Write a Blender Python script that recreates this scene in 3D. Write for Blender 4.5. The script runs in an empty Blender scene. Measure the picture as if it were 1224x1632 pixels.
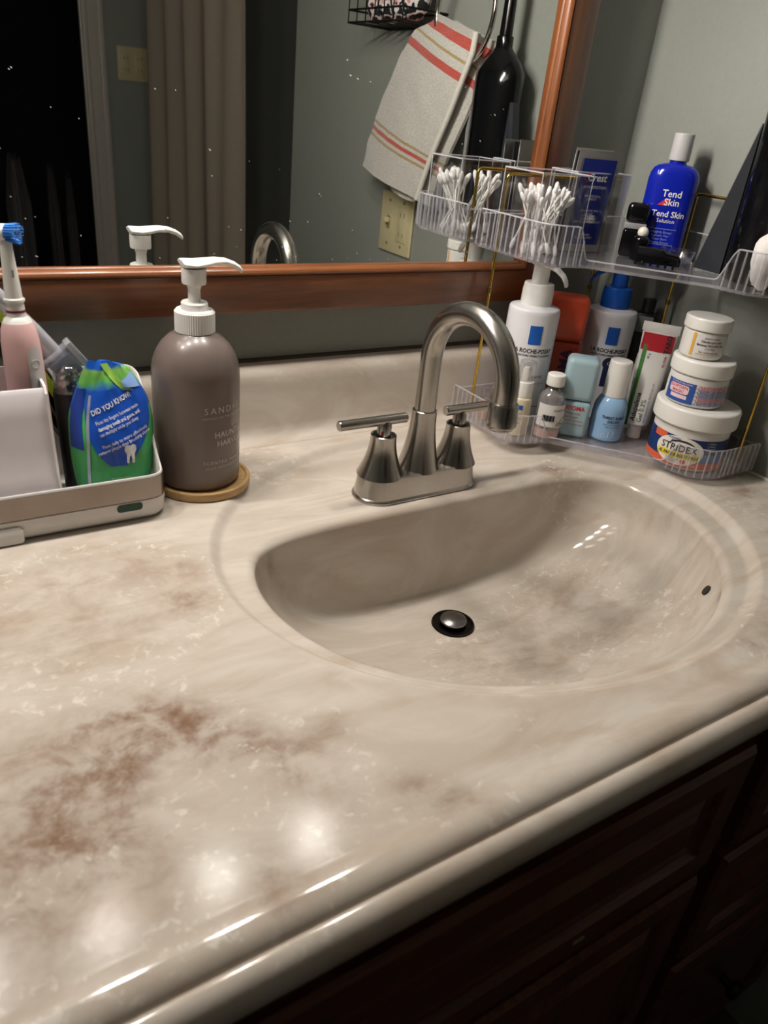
import bpy, bmesh, math, random
from mathutils import Vector as V, Matrix, noise as mnoise
random.seed(7)
PI = math.pi
SC = bpy.context.scene
COL = SC.collection

# ------------------------------------------------------------------ camera, world, exposure
cam_d = bpy.data.cameras.new('camera'); cam = bpy.data.objects.new('camera', cam_d); COL.objects.link(cam)
YAW, PITCH, ROLL = 0.60911606, 0.49170187, 0.11128069
cam_pos = V((-0.47437431, -0.62384915, 0.37393555))
fw = V((math.sin(YAW)*math.cos(PITCH), math.cos(YAW)*math.cos(PITCH), -math.sin(PITCH)))
rt = V((math.cos(YAW), -math.sin(YAW), 0)); up = rt.cross(fw)
r2 = rt*math.cos(ROLL) + up*math.sin(ROLL); u2 = -rt*math.sin(ROLL) + up*math.cos(ROLL)
cam.matrix_world = Matrix(((r2.x, u2.x, -fw.x, cam_pos.x), (r2.y, u2.y, -fw.y, cam_pos.y), (r2.z, u2.z, -fw.z, cam_pos.z), (0, 0, 0, 1)))
cam_d.sensor_fit = 'HORIZONTAL'; cam_d.sensor_width = 36.0; cam_d.lens = 36.0*1197.3/1224.0
cam_d.clip_start = 0.01; cam_d.clip_end = 50
cam_d.dof.use_dof = True; cam_d.dof.focus_distance = 0.92; cam_d.dof.aperture_fstop = 11.0
SC.camera = cam
world = bpy.data.worlds.new('world'); SC.world = world; world.use_nodes = True
world.node_tree.nodes['Background'].inputs[0].default_value = (0.9, 0.95, 1.0, 1)
world.node_tree.nodes['Background'].inputs[1].default_value = 0.004
SC.view_settings.view_transform = 'Standard'; SC.view_settings.look = 'None'
SC.view_settings.gamma = 1.0; SC.view_settings.use_curve_mapping = False
SC.view_settings.exposure = 0.06
BULB_STRENGTH = 150.0
cy = SC.cycles
cy.use_light_tree = False; cy.transparent_max_bounces = 40; cy.max_bounces = 7; cy.diffuse_bounces = 3; cy.glossy_bounces = 4; cy.transmission_bounces = 4
cy.caustics_reflective = True; cy.caustics_refractive = False; cy.sample_clamp_indirect = 4.0; cy.adaptive_threshold = 0.025

# ------------------------------------------------------------------ materials
def lin(h):
    h = h.lstrip('#'); o = []
    for i in (0, 2, 4):
        c = int(h[i:i+2], 16)/255.0
        o.append(c/12.92 if c <= 0.04045 else ((c+0.055)/1.055)**2.4)
    return tuple(o) + (1.0,)
MATS = {}
def mat(name, col, rough=0.4, metal=0.0, var=0.06, scale=40.0, bump=0.0, coat=0.0, trans=0.0, spec=0.5, sss=0.0, stretch=None, ior=1.45, sheen=0.0):
    if name in MATS: return MATS[name]
    m = bpy.data.materials.new(name); m.use_nodes = True; nt = m.node_tree; b = nt.nodes['Principled BSDF']
    c = lin(col) if isinstance(col, str) else tuple(col)+(1.0,)
    tc = nt.nodes.new('ShaderNodeTexCoord'); mp = nt.nodes.new('ShaderNodeMapping')
    nt.links.new(tc.outputs['Object'], mp.inputs[0])
    if stretch: mp.inputs['Scale'].default_value = stretch
    nz = nt.nodes.new('ShaderNodeTexNoise'); nz.inputs['Scale'].default_value = scale; nz.inputs['Detail'].default_value = 5
    nt.links.new(mp.outputs[0], nz.inputs['Vector'])
    rp = nt.nodes.new('ShaderNodeValToRGB')
    rp.color_ramp.elements[0].position = 0.3; rp.color_ramp.elements[1].position = 0.7
    rp.color_ramp.elements[0].color = tuple(x*(1-var) for x in c[:3]) + (1,)
    rp.color_ramp.elements[1].color = tuple(min(1, x*(1+var)) for x in c[:3]) + (1,)
    nt.links.new(nz.outputs[0], rp.inputs[0]); nt.links.new(rp.outputs[0], b.inputs['Base Color'])
    b.inputs['Roughness'].default_value = rough; b.inputs['Metallic'].default_value = metal
    b.inputs['Coat Weight'].default_value = coat; b.inputs['Coat Roughness'].default_value = 0.08
    b.inputs['Transmission Weight'].default_value = trans; b.inputs['IOR'].default_value = ior
    b.inputs['Specular IOR Level'].default_value = spec
    b.inputs['Sheen Weight'].default_value = sheen
    if sss: b.inputs['Subsurface Weight'].default_value = sss; b.inputs['Subsurface Radius'].default_value = (0.01, 0.01, 0.01); b.inputs['Subsurface Scale'].default_value = 0.3
    if bump:
        bp = nt.nodes.new('ShaderNodeBump'); bp.inputs['Strength'].default_value = bump; bp.inputs['Distance'].default_value = 0.002
        nt.links.new(nz.outputs[0], bp.inputs['Height']); nt.links.new(bp.outputs[0], b.inputs['Normal'])
    MATS[name] = m
    return m
def clear(name, tint=(0.965, 0.965, 0.975), gloss=0.06, rough=0.05):
    """thin clear plastic: see-through sheet with fresnel gloss"""
    if name in MATS: return MATS[name]
    m = bpy.data.materials.new(name); m.use_nodes = True; nt = m.node_tree
    for n in list(nt.nodes):
        if n.type == 'BSDF_PRINCIPLED': nt.nodes.remove(n)
    out = [n for n in nt.nodes if n.type == 'OUTPUT_MATERIAL'][0]
    tr = nt.nodes.new('ShaderNodeBsdfTransparent'); tr.inputs[0].default_value = tuple(tint)+(1,)
    gl = nt.nodes.new('ShaderNodeBsdfGlossy'); gl.inputs[0].default_value = (1, 1, 1, 1); gl.inputs['Roughness'].default_value = rough
    # Schlick reflectance of a thin sheet, the same from both sides
    ge = nt.nodes.new('ShaderNodeNewGeometry'); dt = nt.nodes.new('ShaderNodeVectorMath'); dt.operation = 'DOT_PRODUCT'
    nt.links.new(ge.outputs['Normal'], dt.inputs[0]); nt.links.new(ge.outputs['Incoming'], dt.inputs[1])
    def mth(op, a, b=None):
        n = nt.nodes.new('ShaderNodeMath'); n.operation = op
        for i_, q_ in enumerate((a, b)):
            if q_ is None: continue
            if isinstance(q_, (int, float)): n.inputs[i_].default_value = q_
            else: nt.links.new(q_, n.inputs[i_])
        return n.outputs[0]
    pw_ = mth('POWER', mth('SUBTRACT', 1.0, mth('ABSOLUTE', dt.outputs['Value'])), 5.0)
    sch = mth('ADD', mth('MULTIPLY', pw_, 0.9), 0.035)
    nz = nt.nodes.new('ShaderNodeTexNoise'); nz.inputs['Scale'].default_value = 60
    tcn = nt.nodes.new('ShaderNodeTexCoord'); nt.links.new(tcn.outputs['Object'], nz.inputs['Vector'])
    ma = nt.nodes.new('ShaderNodeMath'); ma.operation = 'MULTIPLY_ADD'; ma.inputs[1].default_value = gloss; nt.links.new(nz.outputs[0], ma.inputs[0]); nt.links.new(sch, ma.inputs[2])
    mx = nt.nodes.new('ShaderNodeMixShader'); nt.links.new(ma.outputs[0], mx.inputs[0]); nt.links.new(tr.outputs[0], mx.inputs[1]); nt.links.new(gl.outputs[0], mx.inputs[2])
    nt.links.new(mx.outputs[0], out.inputs[0]); MATS[name] = m
    return m
def wood(name, c0, c1, axis=0, rough=0.35, coat=0.3, scale=9.0):
    if name in MATS: return MATS[name]
    m = bpy.data.materials.new(name); m.use_nodes = True; nt = m.node_tree; b = nt.nodes['Principled BSDF']
    tc = nt.nodes.new('ShaderNodeTexCoord'); mp = nt.nodes.new('ShaderNodeMapping'); nt.links.new(tc.outputs['Object'], mp.inputs[0])
    s = [12, 12, 12]; s[axis] = 1.0; mp.inputs['Scale'].default_value = s
    nz = nt.nodes.new('ShaderNodeTexNoise'); nz.inputs['Scale'].default_value = scale; nz.inputs['Detail'].default_value = 9; nz.inputs['Roughness'].default_value = 0.65
    nz.inputs['Distortion'].default_value = 0.6
    nt.links.new(mp.outputs[0], nz.inputs['Vector'])
    rp = nt.nodes.new('ShaderNodeValToRGB'); rp.color_ramp.elements[0].position = 0.32; rp.color_ramp.elements[1].position = 0.68
    rp.color_ramp.elements[0].color = lin(c0); rp.color_ramp.elements[1].color = lin(c1)
    nt.links.new(nz.outputs[0], rp.inputs[0]); nt.links.new(rp.outputs[0], b.inputs['Base Color'])
    b.inputs['Roughness'].default_value = rough; b.inputs['Coat Weight'].default_value = coat; b.inputs['Coat Roughness'].default_value = 0.15
    bp = nt.nodes.new('ShaderNodeBump'); bp.inputs['Strength'].default_value = 0.08; bp.inputs['Distance'].default_value = 0.001
    nt.links.new(nz.outputs[0], bp.inputs['Height']); nt.links.new(bp.outputs[0], b.inputs['Normal'])
    MATS[name] = m
    return m
def emit(name, col, s):
    m = bpy.data.materials.new(name); m.use_nodes = True; b = m.node_tree.nodes['Principled BSDF']
    b.inputs['Base Color'].default_value = (0.9, 0.9, 0.9, 1)
    b.inputs['Emission Color'].default_value = tuple(col)+(1,); b.inputs['Emission Strength'].default_value = s
    return m

# ------------------------------------------------------------------ geometry helpers
class G:
    def __init__(s): s.v = []; s.f = []
    def add(s, vs, fs):
        o = len(s.v); s.v += [V(p) for p in vs]; s.f += [tuple(i+o for i in f) for f in fs]; return s
    def merge(s, g): return s.add(g.v, g.f)
    def xf(s, m): s.v = [m @ p for p in s.v]; return s
    def mv(s, x=0, y=0, z=0): s.v = [p+V((x, y, z)) for p in s.v]; return s
    def fn(s, f): s.v = [V(f(p)) for p in s.v]; return s
def loft(rings, cap0=True, cap1=True, closed=True):
    g = G(); n = len(rings[0]); vs = []; fs = []
    for r in rings: vs += r
    for i in range(len(rings)-1):
        for j in range(n if closed else n-1):
            k = (j+1) % n; fs.append((i*n+j, i*n+k, (i+1)*n+k, (i+1)*n+j))
    if cap0 and closed: fs.append(tuple(range(n-1, -1, -1)))
    if cap1 and closed: fs.append(tuple((len(rings)-1)*n+j for j in range(n)))
    return g.add(vs, fs)
def lathe(prof, n=40, ex=1.0, ey=1.0):
    rings = [[(max(r, 1e-5)*math.cos(2*PI*j/n)*ex, max(r, 1e-5)*math.sin(2*PI*j/n)*ey, z) for j in range(n)] for r, z in prof]
    return loft(rings)
def fillet(pts, r, seg=4):
    """round inner corners of an open (r,z) profile"""
    out = [pts[0]]
    for i in range(1, len(pts)-1):
        a, b, c = V(pts[i-1]), V(pts[i]), V(pts[i+1])
        d1, d2 = (a-b), (c-b); q = min(r, d1.length*0.45, d2.length*0.45)
        p1 = b+d1.normalized()*q; p2 = b+d2.normalized()*q
        for k in range(seg+1):
            t = k/seg; out.append(tuple(p1*(1-t)**2 + b*2*t*(1-t) + p2*t*t))
    out.append(pts[-1]); return out
def bbox(sx, sy, sz, bev=0.002, seg=3, c=(0, 0, 0)):
    bm = bmesh.new(); bmesh.ops.create_cube(bm, size=1.0)
    for v in bm.verts: v.co = V((v.co.x*sx, v.co.y*sy, v.co.z*sz))
    if bev > 0: bmesh.ops.bevel(bm, geom=list(bm.edges), offset=min(bev, 0.49*min(sx, sy, sz)), segments=seg, profile=0.5, affect='EDGES')
    bm.verts.ensure_lookup_table(); bm.verts.index_update()
    g = G().add([v.co + V(c) for v in bm.verts], [tuple(v.index for v in f.verts) for f in bm.faces]); bm.free(); return g
def span(x0, x1, y0, y1, z0, z1, bev=0.0, seg=2):
    return bbox(abs(x1-x0), abs(y1-y0), abs(z1-z0), bev, seg, ((x0+x1)/2, (y0+y1)/2, (z0+z1)/2))
def tube(path, rad, n=12, closed=False, ell=None):
    path = [V(p) for p in path]; m = len(path); rings = []
    rads = rad if isinstance(rad, (list, tuple)) else [rad]*m
    T = []
    for i in range(m):
        if closed: t = path[(i+1) % m]-path[i-1]
        else: t = path[min(i+1, m-1)]-path[max(i-1, 0)]
        T.append(t.normalized())
    nrm = V((0, 0, 1)) if abs(T[0].z) < 0.9 else V((1, 0, 0))
    nrm = (nrm - T[0]*nrm.dot(T[0])).normalized()
    for i in range(m):
        nrm = (nrm - T[i]*nrm.dot(T[i])).normalized(); b = T[i].cross(nrm)
        rings.append([path[i] + (nrm*math.cos(2*PI*j/n) + b*math.sin(2*PI*j/n))*rads[i] for j in range(n)])
    if closed:
        rings.append(rings[0]); return loft(rings, False, False)
    return loft(rings)
def rounded(pts, r, seg=5):
    """closed 2-D outline with rounded corners"""
    out = []; n = len(pts)
    for i in range(n):
        a, b, c = V(pts[i-1]), V(pts[i]), V(pts[(i+1) % n])
        rr = r[i] if isinstance(r, (list, tuple)) else r
        d1, d2 = a-b, c-b; q = min(rr, d1.length*0.48, d2.length*0.48)
        p1 = b+d1.normalized()*q; p2 = b+d2.normalized()*q
        for k in range(seg+1):
            t = k/seg; out.append(tuple(p1*(1-t)**2 + b*2*t*(1-t) + p2*t*t))
    return out
def stadium(L, W, n=16):
    r = W/2; o = []
    for k in range(n+1): a = -PI/2+PI*k/n; o.append((L/2-r+r*math.cos(a), r*math.sin(a)))
    for k in range(n+1): a = PI/2+PI*k/n; o.append((-L/2+r+r*math.cos(a), r*math.sin(a)))
    return o
def prism(out, z0, z1): return loft([[(x, y, z0) for x, y in out], [(x, y, z1) for x, y in out]])
def sweep_x(prof, x0, x1, nx=2, closed=False):
    """prof [(y,z)] extruded along x"""
    rings = [[(x0+(x1-x0)*i/(nx-1), y, z) for y, z in prof] for i in range(nx)]
    return loft(rings, closed, closed, closed)
def sphere(r, n=16, m=10, c=(0, 0, 0)):
    return lathe([(r*math.sin(PI*i/m), -r*math.cos(PI*i/m)) for i in range(m+1)], n).mv(*c)
def mesh(name, g, angle=35, fix=True):
    me = bpy.data.meshes.new(name); me.from_pydata([tuple(p) for p in g.v], [], g.f)
    bm = bmesh.new(); bm.from_mesh(me)
    if fix:
        bmesh.ops.remove_doubles(bm, verts=bm.verts, dist=1e-6); bmesh.ops.recalc_face_normals(bm, faces=bm.faces)
    bm.to_mesh(me); bm.free(); me.update()
    for p in me.polygons: p.use_smooth = angle > 0
    if angle > 0: me.set_sharp_from_angle(angle=math.radians(angle))
    return me
def part(name, g, m, parent=None, angle=35, label=None, fix=True):
    me = g if isinstance(g, bpy.types.Mesh) else mesh(name, g, angle, fix)
    o = bpy.data.objects.new(name, me); COL.objects.link(o)
    if m is not None and len(me.materials) == 0: me.materials.append(m)
    if parent is not None: o.parent = parent
    if label: o['label'] = label
    return o
def tag(o, label, cat, group=None):
    o['label'] = label; o['category'] = cat
    if group: o['group'] = group
    return o
def thing(name, label, cat, loc=(0, 0, 0), rotz=0.0, group=None, rot=None):
    o = bpy.data.objects.new(name, None); COL.objects.link(o); o.location = loc
    o.rotation_euler = rot if rot else (0, 0, rotz); o.empty_display_size = 0.01
    return tag(o, label, cat, group)
def struct(name, g, m, angle=0, parent=None):
    o = part(name, g, m, parent, angle)
    if parent is None: o['kind'] = 'structure'
    return o
def face_cam(x, y, extra=0.0):
    return math.atan2(cam_pos.x-x, -(cam_pos.y-y)) + math.radians(extra)

# lettering: real printed characters as thin meshes
def text_geo(s, size, align='CENTER', bold=0.0, space=1.0, shear=0.0, line=1.0):
    cu = bpy.data.curves.new('lettering_curve', 'FONT'); cu.body = s; cu.size = size; cu.align_x = align; cu.align_y = 'CENTER'
    cu.offset = bold*size; cu.resolution_u = 2; cu.space_character = space; cu.shear = shear; cu.space_line = line
    ob = bpy.data.objects.new('lettering_tmp', cu); COL.objects.link(ob)
    dg = bpy.context.evaluated_depsgraph_get(); me = bpy.data.meshes.new_from_object(ob.evaluated_get(dg))
    g = G().add([v.co.copy() for v in me.vertices], [tuple(p.vertices) for p in me.polygons])
    bpy.data.objects.remove(ob); bpy.data.curves.remove(cu); bpy.data.meshes.remove(me)
    return g
def squash(g, k): g.v = [V((p.x*k, p.y, p.z)) for p in g.v]; return g
def rot2(g, a):
    c, s = math.cos(a), math.sin(a); g.v = [V((p.x*c-p.y*s, p.x*s+p.y*c, 0)) for p in g.v]; return g
def rect2(w, h, nx=8, ny=1):
    g = G(); vs = [(-w/2+w*i/nx, -h/2+h*j/ny, 0) for j in range(ny+1) for i in range(nx+1)]
    fs = [(j*(nx+1)+i, j*(nx+1)+i+1, (j+1)*(nx+1)+i+1, (j+1)*(nx+1)+i) for j in range(ny) for i in range(nx)]
    return g.add(vs, fs)
def cols2(w, hf, nx=16):
    """flat print cut into upright strips so that it bends cleanly round a cylinder; hf(x) half height"""
    xs = [-w/2+w*(0.5-0.5*math.cos(PI*i/nx)) for i in range(nx+1)]
    vs = [(x, -hf(x), 0) for x in xs] + [(x, hf(x), 0) for x in xs]
    return G().add(vs, [(i, i+1, nx+2+i, nx+1+i) for i in range(nx)])
def ellipse2(a, b, nx=18): return cols2(2*a, lambda x: max(1e-5, b*math.sqrt(max(0, 1-(x/a)**2))), nx)
def rrect2(w, h, r, nx=16):
    return cols2(w, lambda x: h/2-r+math.sqrt(max(0, r*r-max(0, abs(x)-(w/2-r))**2)), nx)
def poly2(pts): return G().add([(x, y, 0) for x, y in pts], [tuple(range(len(pts)))])
def on_cyl(g, r, z, a0=0.0, eps=0.0004):
    """wrap a flat x-y print on a cylinder of radius r(z); a0 degrees to the viewer's right of local -Y"""
    rf = r if callable(r) else (lambda zz: r)
    def f(p):
        zz = z+p.y; rr = rf(zz)+eps; a = -PI/2 + math.radians(a0) + p.x/rf(z)
        return (rr*math.cos(a), rr*math.sin(a), zz)
    return g.fn(f)
def on_flat(g, y, z, x=0.0, eps=0.0004):
    return g.fn(lambda p: (x+p.x, y-eps, z+p.y))
def letter(g, m, parent, name='lettering'):
    return part(name, g, m, parent, 0, fix=False)

def frost(name, col, k):
    m = bpy.data.materials.new(name); m.use_nodes = True; nt = m.node_tree
    for n in list(nt.nodes):
        if n.type == 'BSDF_PRINCIPLED': nt.nodes.remove(n)
    out = [n for n in nt.nodes if n.type == 'OUTPUT_MATERIAL'][0]
    tr = nt.nodes.new('ShaderNodeBsdfTransparent'); df = nt.nodes.new('ShaderNodeBsdfPrincipled')
    nz = nt.nodes.new('ShaderNodeTexNoise'); nz.inputs['Scale'].default_value = 30
    tcn = nt.nodes.new('ShaderNodeTexCoord'); nt.links.new(tcn.outputs['Object'], nz.inputs['Vector'])
    rp = nt.nodes.new('ShaderNodeValToRGB'); c = lin(col); rp.color_ramp.elements[0].color = tuple(x*0.92 for x in c[:3])+(1,); rp.color_ramp.elements[1].color = c
    nt.links.new(nz.outputs[0], rp.inputs[0]); nt.links.new(rp.outputs[0], df.inputs['Base Color']); df.inputs['Roughness'].default_value = 0.12
    mx = nt.nodes.new('ShaderNodeMixShader'); mx.inputs[0].default_value = k
    nt.links.new(tr.outputs[0], mx.inputs[1]); nt.links.new(df.outputs[0], mx.inputs[2]); nt.links.new(mx.outputs[0], out.inputs[0]); MATS[name] = m
    return m
M_edge_glint = frost('acrylic_edge_glint', '#e2e0e6', 0.34)  # brightness of clear acrylic edges, put into the colour as pale frost
M_rib_glint = frost('acrylic_rib_glint', '#e2e0e6', 0.22)  # highlights on the clear ribs, painted as whitish frost
M_base = frost('acrylic_base', '#e0dae2', 0.16)
# common materials
M_white = mat('white_plastic', '#e6e4de', 0.32, var=0.02)
M_offwhite = mat('off_white_plastic', '#d8d4cb', 0.4, var=0.03)
M_pump = mat('pump_plastic', '#efeee9', 0.3, var=0.02)
M_nickel = mat('brushed_nickel', '#b3afa9', 0.23, metal=1.0, var=0.08, scale=220, stretch=(1, 1, 12))
M_nickel_d = mat('darker_nickel', '#8f8a82', 0.3, metal=1.0, var=0.05)  # darker, rougher nickel tone
M_steel = mat('brushed_steel', '#8f857d', 0.22, metal=1.0, var=0.05, scale=90, stretch=(1, 20, 20))
M_gold = mat('brass_wire', '#dcb659', 0.18, metal=1.0, var=0.05)
M_black = mat('black_plastic', '#0c0c0e', 0.35, var=0.1)
M_blackg = mat('black_gloss', '#0a0a0c', 0.12, var=0.1)
M_dark = mat('dark_void', '#050505', 0.8, var=0.05)
M_txt_dark = mat('print_charcoal', '#1d1d24', 0.6, var=0.02)
M_txt_white = mat('print_white', '#e9e7e4', 0.6, var=0.02)
M_clear = clear('clear_acrylic')
M_paint = mat('sage_grey_paint', '#8a8d86', 0.42, var=0.03, scale=160, bump=0.12)
M_trimw = mat('painted_trim', '#b9b2a8', 0.4, var=0.03)

# ------------------------------------------------------------------ room shell
WY, WX = 0.187, 0.44             # mirror wall, side wall
ZF, ZC = -0.82, 1.62
BY = -2.50                       # rear wall with the doorway
struct('wall_back', span(-1.65, WX+0.1, WY, WY+0.1, ZF, ZC), M_paint)
struct('wall_right', span(WX, WX+0.1, -0.92, WY, ZF, ZC), M_paint)
struct('wall_left', span(-1.75, -1.65, BY-0.1, WY+0.1, ZF, ZC), M_paint)
struct('floor', span(-1.75, 1.5, BY-1.6, WY+0.1, ZF-0.1, ZF), mat('floor_vinyl', '#5c5148', 0.5, var=0.2, scale=8))
struct('ceiling', span(-1.75, 1.5, BY-1.6, WY+0.1, ZC, ZC+0.1), mat('ceiling_paint', '#cfcdc6', 0.8, var=0.02))
struct('wall_rear', span(0.395, 1.5, BY-0.1, BY, ZF, ZC).merge(span(-1.75, -0.55, BY-0.1, BY, ZF, ZC)).merge(span(-0.55, 0.395, BY-0.1, BY, 1.28, ZC)), M_paint)
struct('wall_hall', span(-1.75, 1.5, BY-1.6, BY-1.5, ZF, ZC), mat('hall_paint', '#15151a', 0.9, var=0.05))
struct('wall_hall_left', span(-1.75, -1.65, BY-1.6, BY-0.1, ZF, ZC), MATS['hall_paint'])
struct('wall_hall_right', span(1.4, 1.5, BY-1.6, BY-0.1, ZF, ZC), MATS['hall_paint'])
def casing(name, x0, x1, z0, z1):
    g = span(x0, x1, BY, BY+0.016, z0, z1, 0.003)
    w = x1-x0
    g.merge(span(x0+w*0.08, x0+w*0.30, BY+0.012, BY+0.026, z0, z1, 0.005))
    g.merge(span(x0+w*0.72, x0+w*0.96, BY+0.012, BY+0.022, z0, z1, 0.004))
    return struct(name, g, M_trimw, 35)
casing('trim_1', 0.305, 0.395, ZF, 1.30)
casing('trim_2', -0.64, -0.55, ZF, 1.30)
struct('trim_3', span(-0.64, 0.395, BY, BY+0.02, 1.28, 1.37, 0.004), M_trimw)
# tub alcove behind the side wall
M_tile = mat('beige_tile', '#6b5f52', 0.25, var=0.08, scale=14)
alc = struct('wall_alcove', span(1.30, 1.40, BY, -0.92, ZF, ZC).merge(span(WX+0.1, 1.40, -0.92, -0.86, ZF, ZC)), mat('grout', '#4a4038', 0.8))
tile_me = mesh('tile', bbox(0.008, 0.148, 0.148, 0.002, 2), 35); tile_me.materials.append(M_tile)
for i in range(10):
    for k in range(11):
        o = part('tile', tile_me, None, alc); o.location = (1.297, BY+0.09+i*0.152, -0.34+k*0.152)
tub_g = loft([[(x, y, z) for x, y in rounded([(0.56, BY+0.03), (1.28, BY+0.03), (1.28, -0.95), (0.56, -0.95)], 0.05)] for z in (ZF, -0.44)], True, False)
tub_g.merge(loft([[(x, y, -0.44) for x, y in rounded([(0.56, BY+0.03), (1.28, BY+0.03), (1.28, -0.95), (0.56, -0.95)], 0.05)],
                  [(x, y, -0.44) for x, y in rounded([(0.64, BY+0.12), (1.22, BY+0.12), (1.22, -1.04), (0.64, -1.04)], 0.05)],
                  [(x, y, -0.74) for x, y in rounded([(0.68, BY+0.2), (1.16, BY+0.2), (1.16, -1.10), (0.68, -1.10)], 0.05)]], False, True))
tag(part('bathtub', tub_g, mat('tub_enamel', '#b8b0a4', 0.2)), 'pale bathtub in the dark tiled alcove behind the curtain', 'bathtub')

# ------------------------------------------------------------------ vanity top with integral basin
NA = 320
c0 = V((0.01, -0.17)); dr = V((-0.005, -0.11))
YF = -0.390; XL = -1.25
ths = sorted([2*PI*i/NA for i in range(NA)] + [math.atan2(y-c0.y, x-c0.x) % (2*PI) for x in (XL, WX) for y in (YF, WY)])
def ell_r(th, cx, cy, a, b):
    dx, dy = math.cos(th), math.sin(th); ox, oy = c0.x-cx, c0.y-cy
    A = (dx/a)**2+(dy/b)**2; B = 2*(ox*dx/a**2+oy*dy/b**2); Cc = (ox/a)**2+(oy/b)**2-1
    return (-B+math.sqrt(B*B-4*A*Cc))/(2*A)
def r_in(th, off=0.0):
    re = ell_r(th, 0.012, -0.137, 0.256+off, 0.203+off)
    s = math.sin(th)
    if s > 1e-4:
        rl = (-0.041+off-c0.y)/s
        if rl < 40: re = (re**-9 + rl**-9)**(-1/9)
    return re
def r_rect(th):
    dx, dy = math.cos(th), math.sin(th); t = 1e9
    if dx > 1e-9: t = min(t, (WX-c0.x)/dx)
    if dx < -1e-9: t = min(t, (XL-c0.x)/dx)
    if dy > 1e-9: t = min(t, (WY-c0.y)/dy)
    if dy < -1e-9: t = min(t, (YF-c0.y)/dy)
    return t
rings = []
ZD, DEP, ZE = -0.0085, 0.128, -0.0165
for dz, rr in ((-0.022, 0.019), (-0.010, 0.021), (-0.003, 0.0225), (0.0, 0.0245)):
    rings.append([(dr.x+rr*math.cos(t), dr.y+rr*math.sin(t), -DEP+dz) for t in ths])
NS = 44
for k in range(1, NS+1):
    s = 1-(1-k/NS)**1.5
    row = []
    for t in ths:
        q_ = max(0.0, math.sin(t)); pe = 2.5+4.0*q_**1.5
        z = ZE - (DEP+ZE)*(1-s**pe)**(0.60-0.12*q_)
        E = c0 + V((math.cos(t), math.sin(t)))*r_in(t); D = dr + V((math.cos(t), math.sin(t)))*0.0245
        P = D.lerp(E, s); row.append((P.x, P.y, z))
    rings.append(row)
for k in range(1, 9):
    a = PI/2*k/8; off = 0.010*(1-math.cos(a)); z = ZE+(ZD-ZE)*math.sin(a)
    rings.append([(c0.x+math.cos(t)*r_in(t, off), c0.y+math.sin(t)*r_in(t, off), z) for t in ths])
def r_out(th, k=0.0): return max(ell_r(th, 0.02, -0.12, 0.300+k, 0.248+k), r_in(th, 0.0105)+0.002+0.3*(k+0.014))
for k in range(1, 11):
    rings.append([(c0.x+math.cos(t)*(r_in(t, 0.010)*(1-k/10)+r_out(t, -0.014)*k/10), c0.y+math.sin(t)*(r_in(t, 0.010)*(1-k/10)+r_out(t, -0.014)*k/10), ZD) for t in ths])
for k in range(1, 9):
    u = k/8; sm = u*u*(3-2*u)
    rings.append([(c0.x+math.cos(t)*r_out(t, -0.014+0.014*u), c0.y+math.sin(t)*r_out(t, -0.014+0.014*u), ZD*(1-sm)) for t in ths])
for k in range(1, 41):
    u = (k/40)**1.15
    rings.append([(c0.x+math.cos(t)*(r_out(t)*(1-u)+r_rect(t)*u), c0.y+math.sin(t)*(r_out(t)*(1-u)+r_rect(t)*u), 0.0) for t in ths])
top_g = loft(rings, False, False)
edge_prof = [(YF, 0.0), (YF-0.003, 0.0001), (YF-0.007, 0.0006), (YF-0.011, 0.0011), (YF-0.015, 0.0012), (YF-0.0185, 0.0007), (YF-0.0215, -0.0004), (YF-0.0240, -0.0020), (YF-0.0258, -0.0038), (YF-0.0268, -0.0054), (YF-0.0275, -0.0062), (YF-0.0283, -0.0060), (YF-0.0290, -0.0052)]
for k in range(0, 15):
    a = PI/2 - PI*k/14; edge_prof.append((YF-0.0300-0.0125*math.cos(a), -0.0200+0.0152*math.sin(a)))
edge_prof += [(YF-0.02, -0.0352), (YF+0.03, -0.0352)]
top_g.merge(sweep_x(edge_prof, XL, WX, 90))
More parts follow.
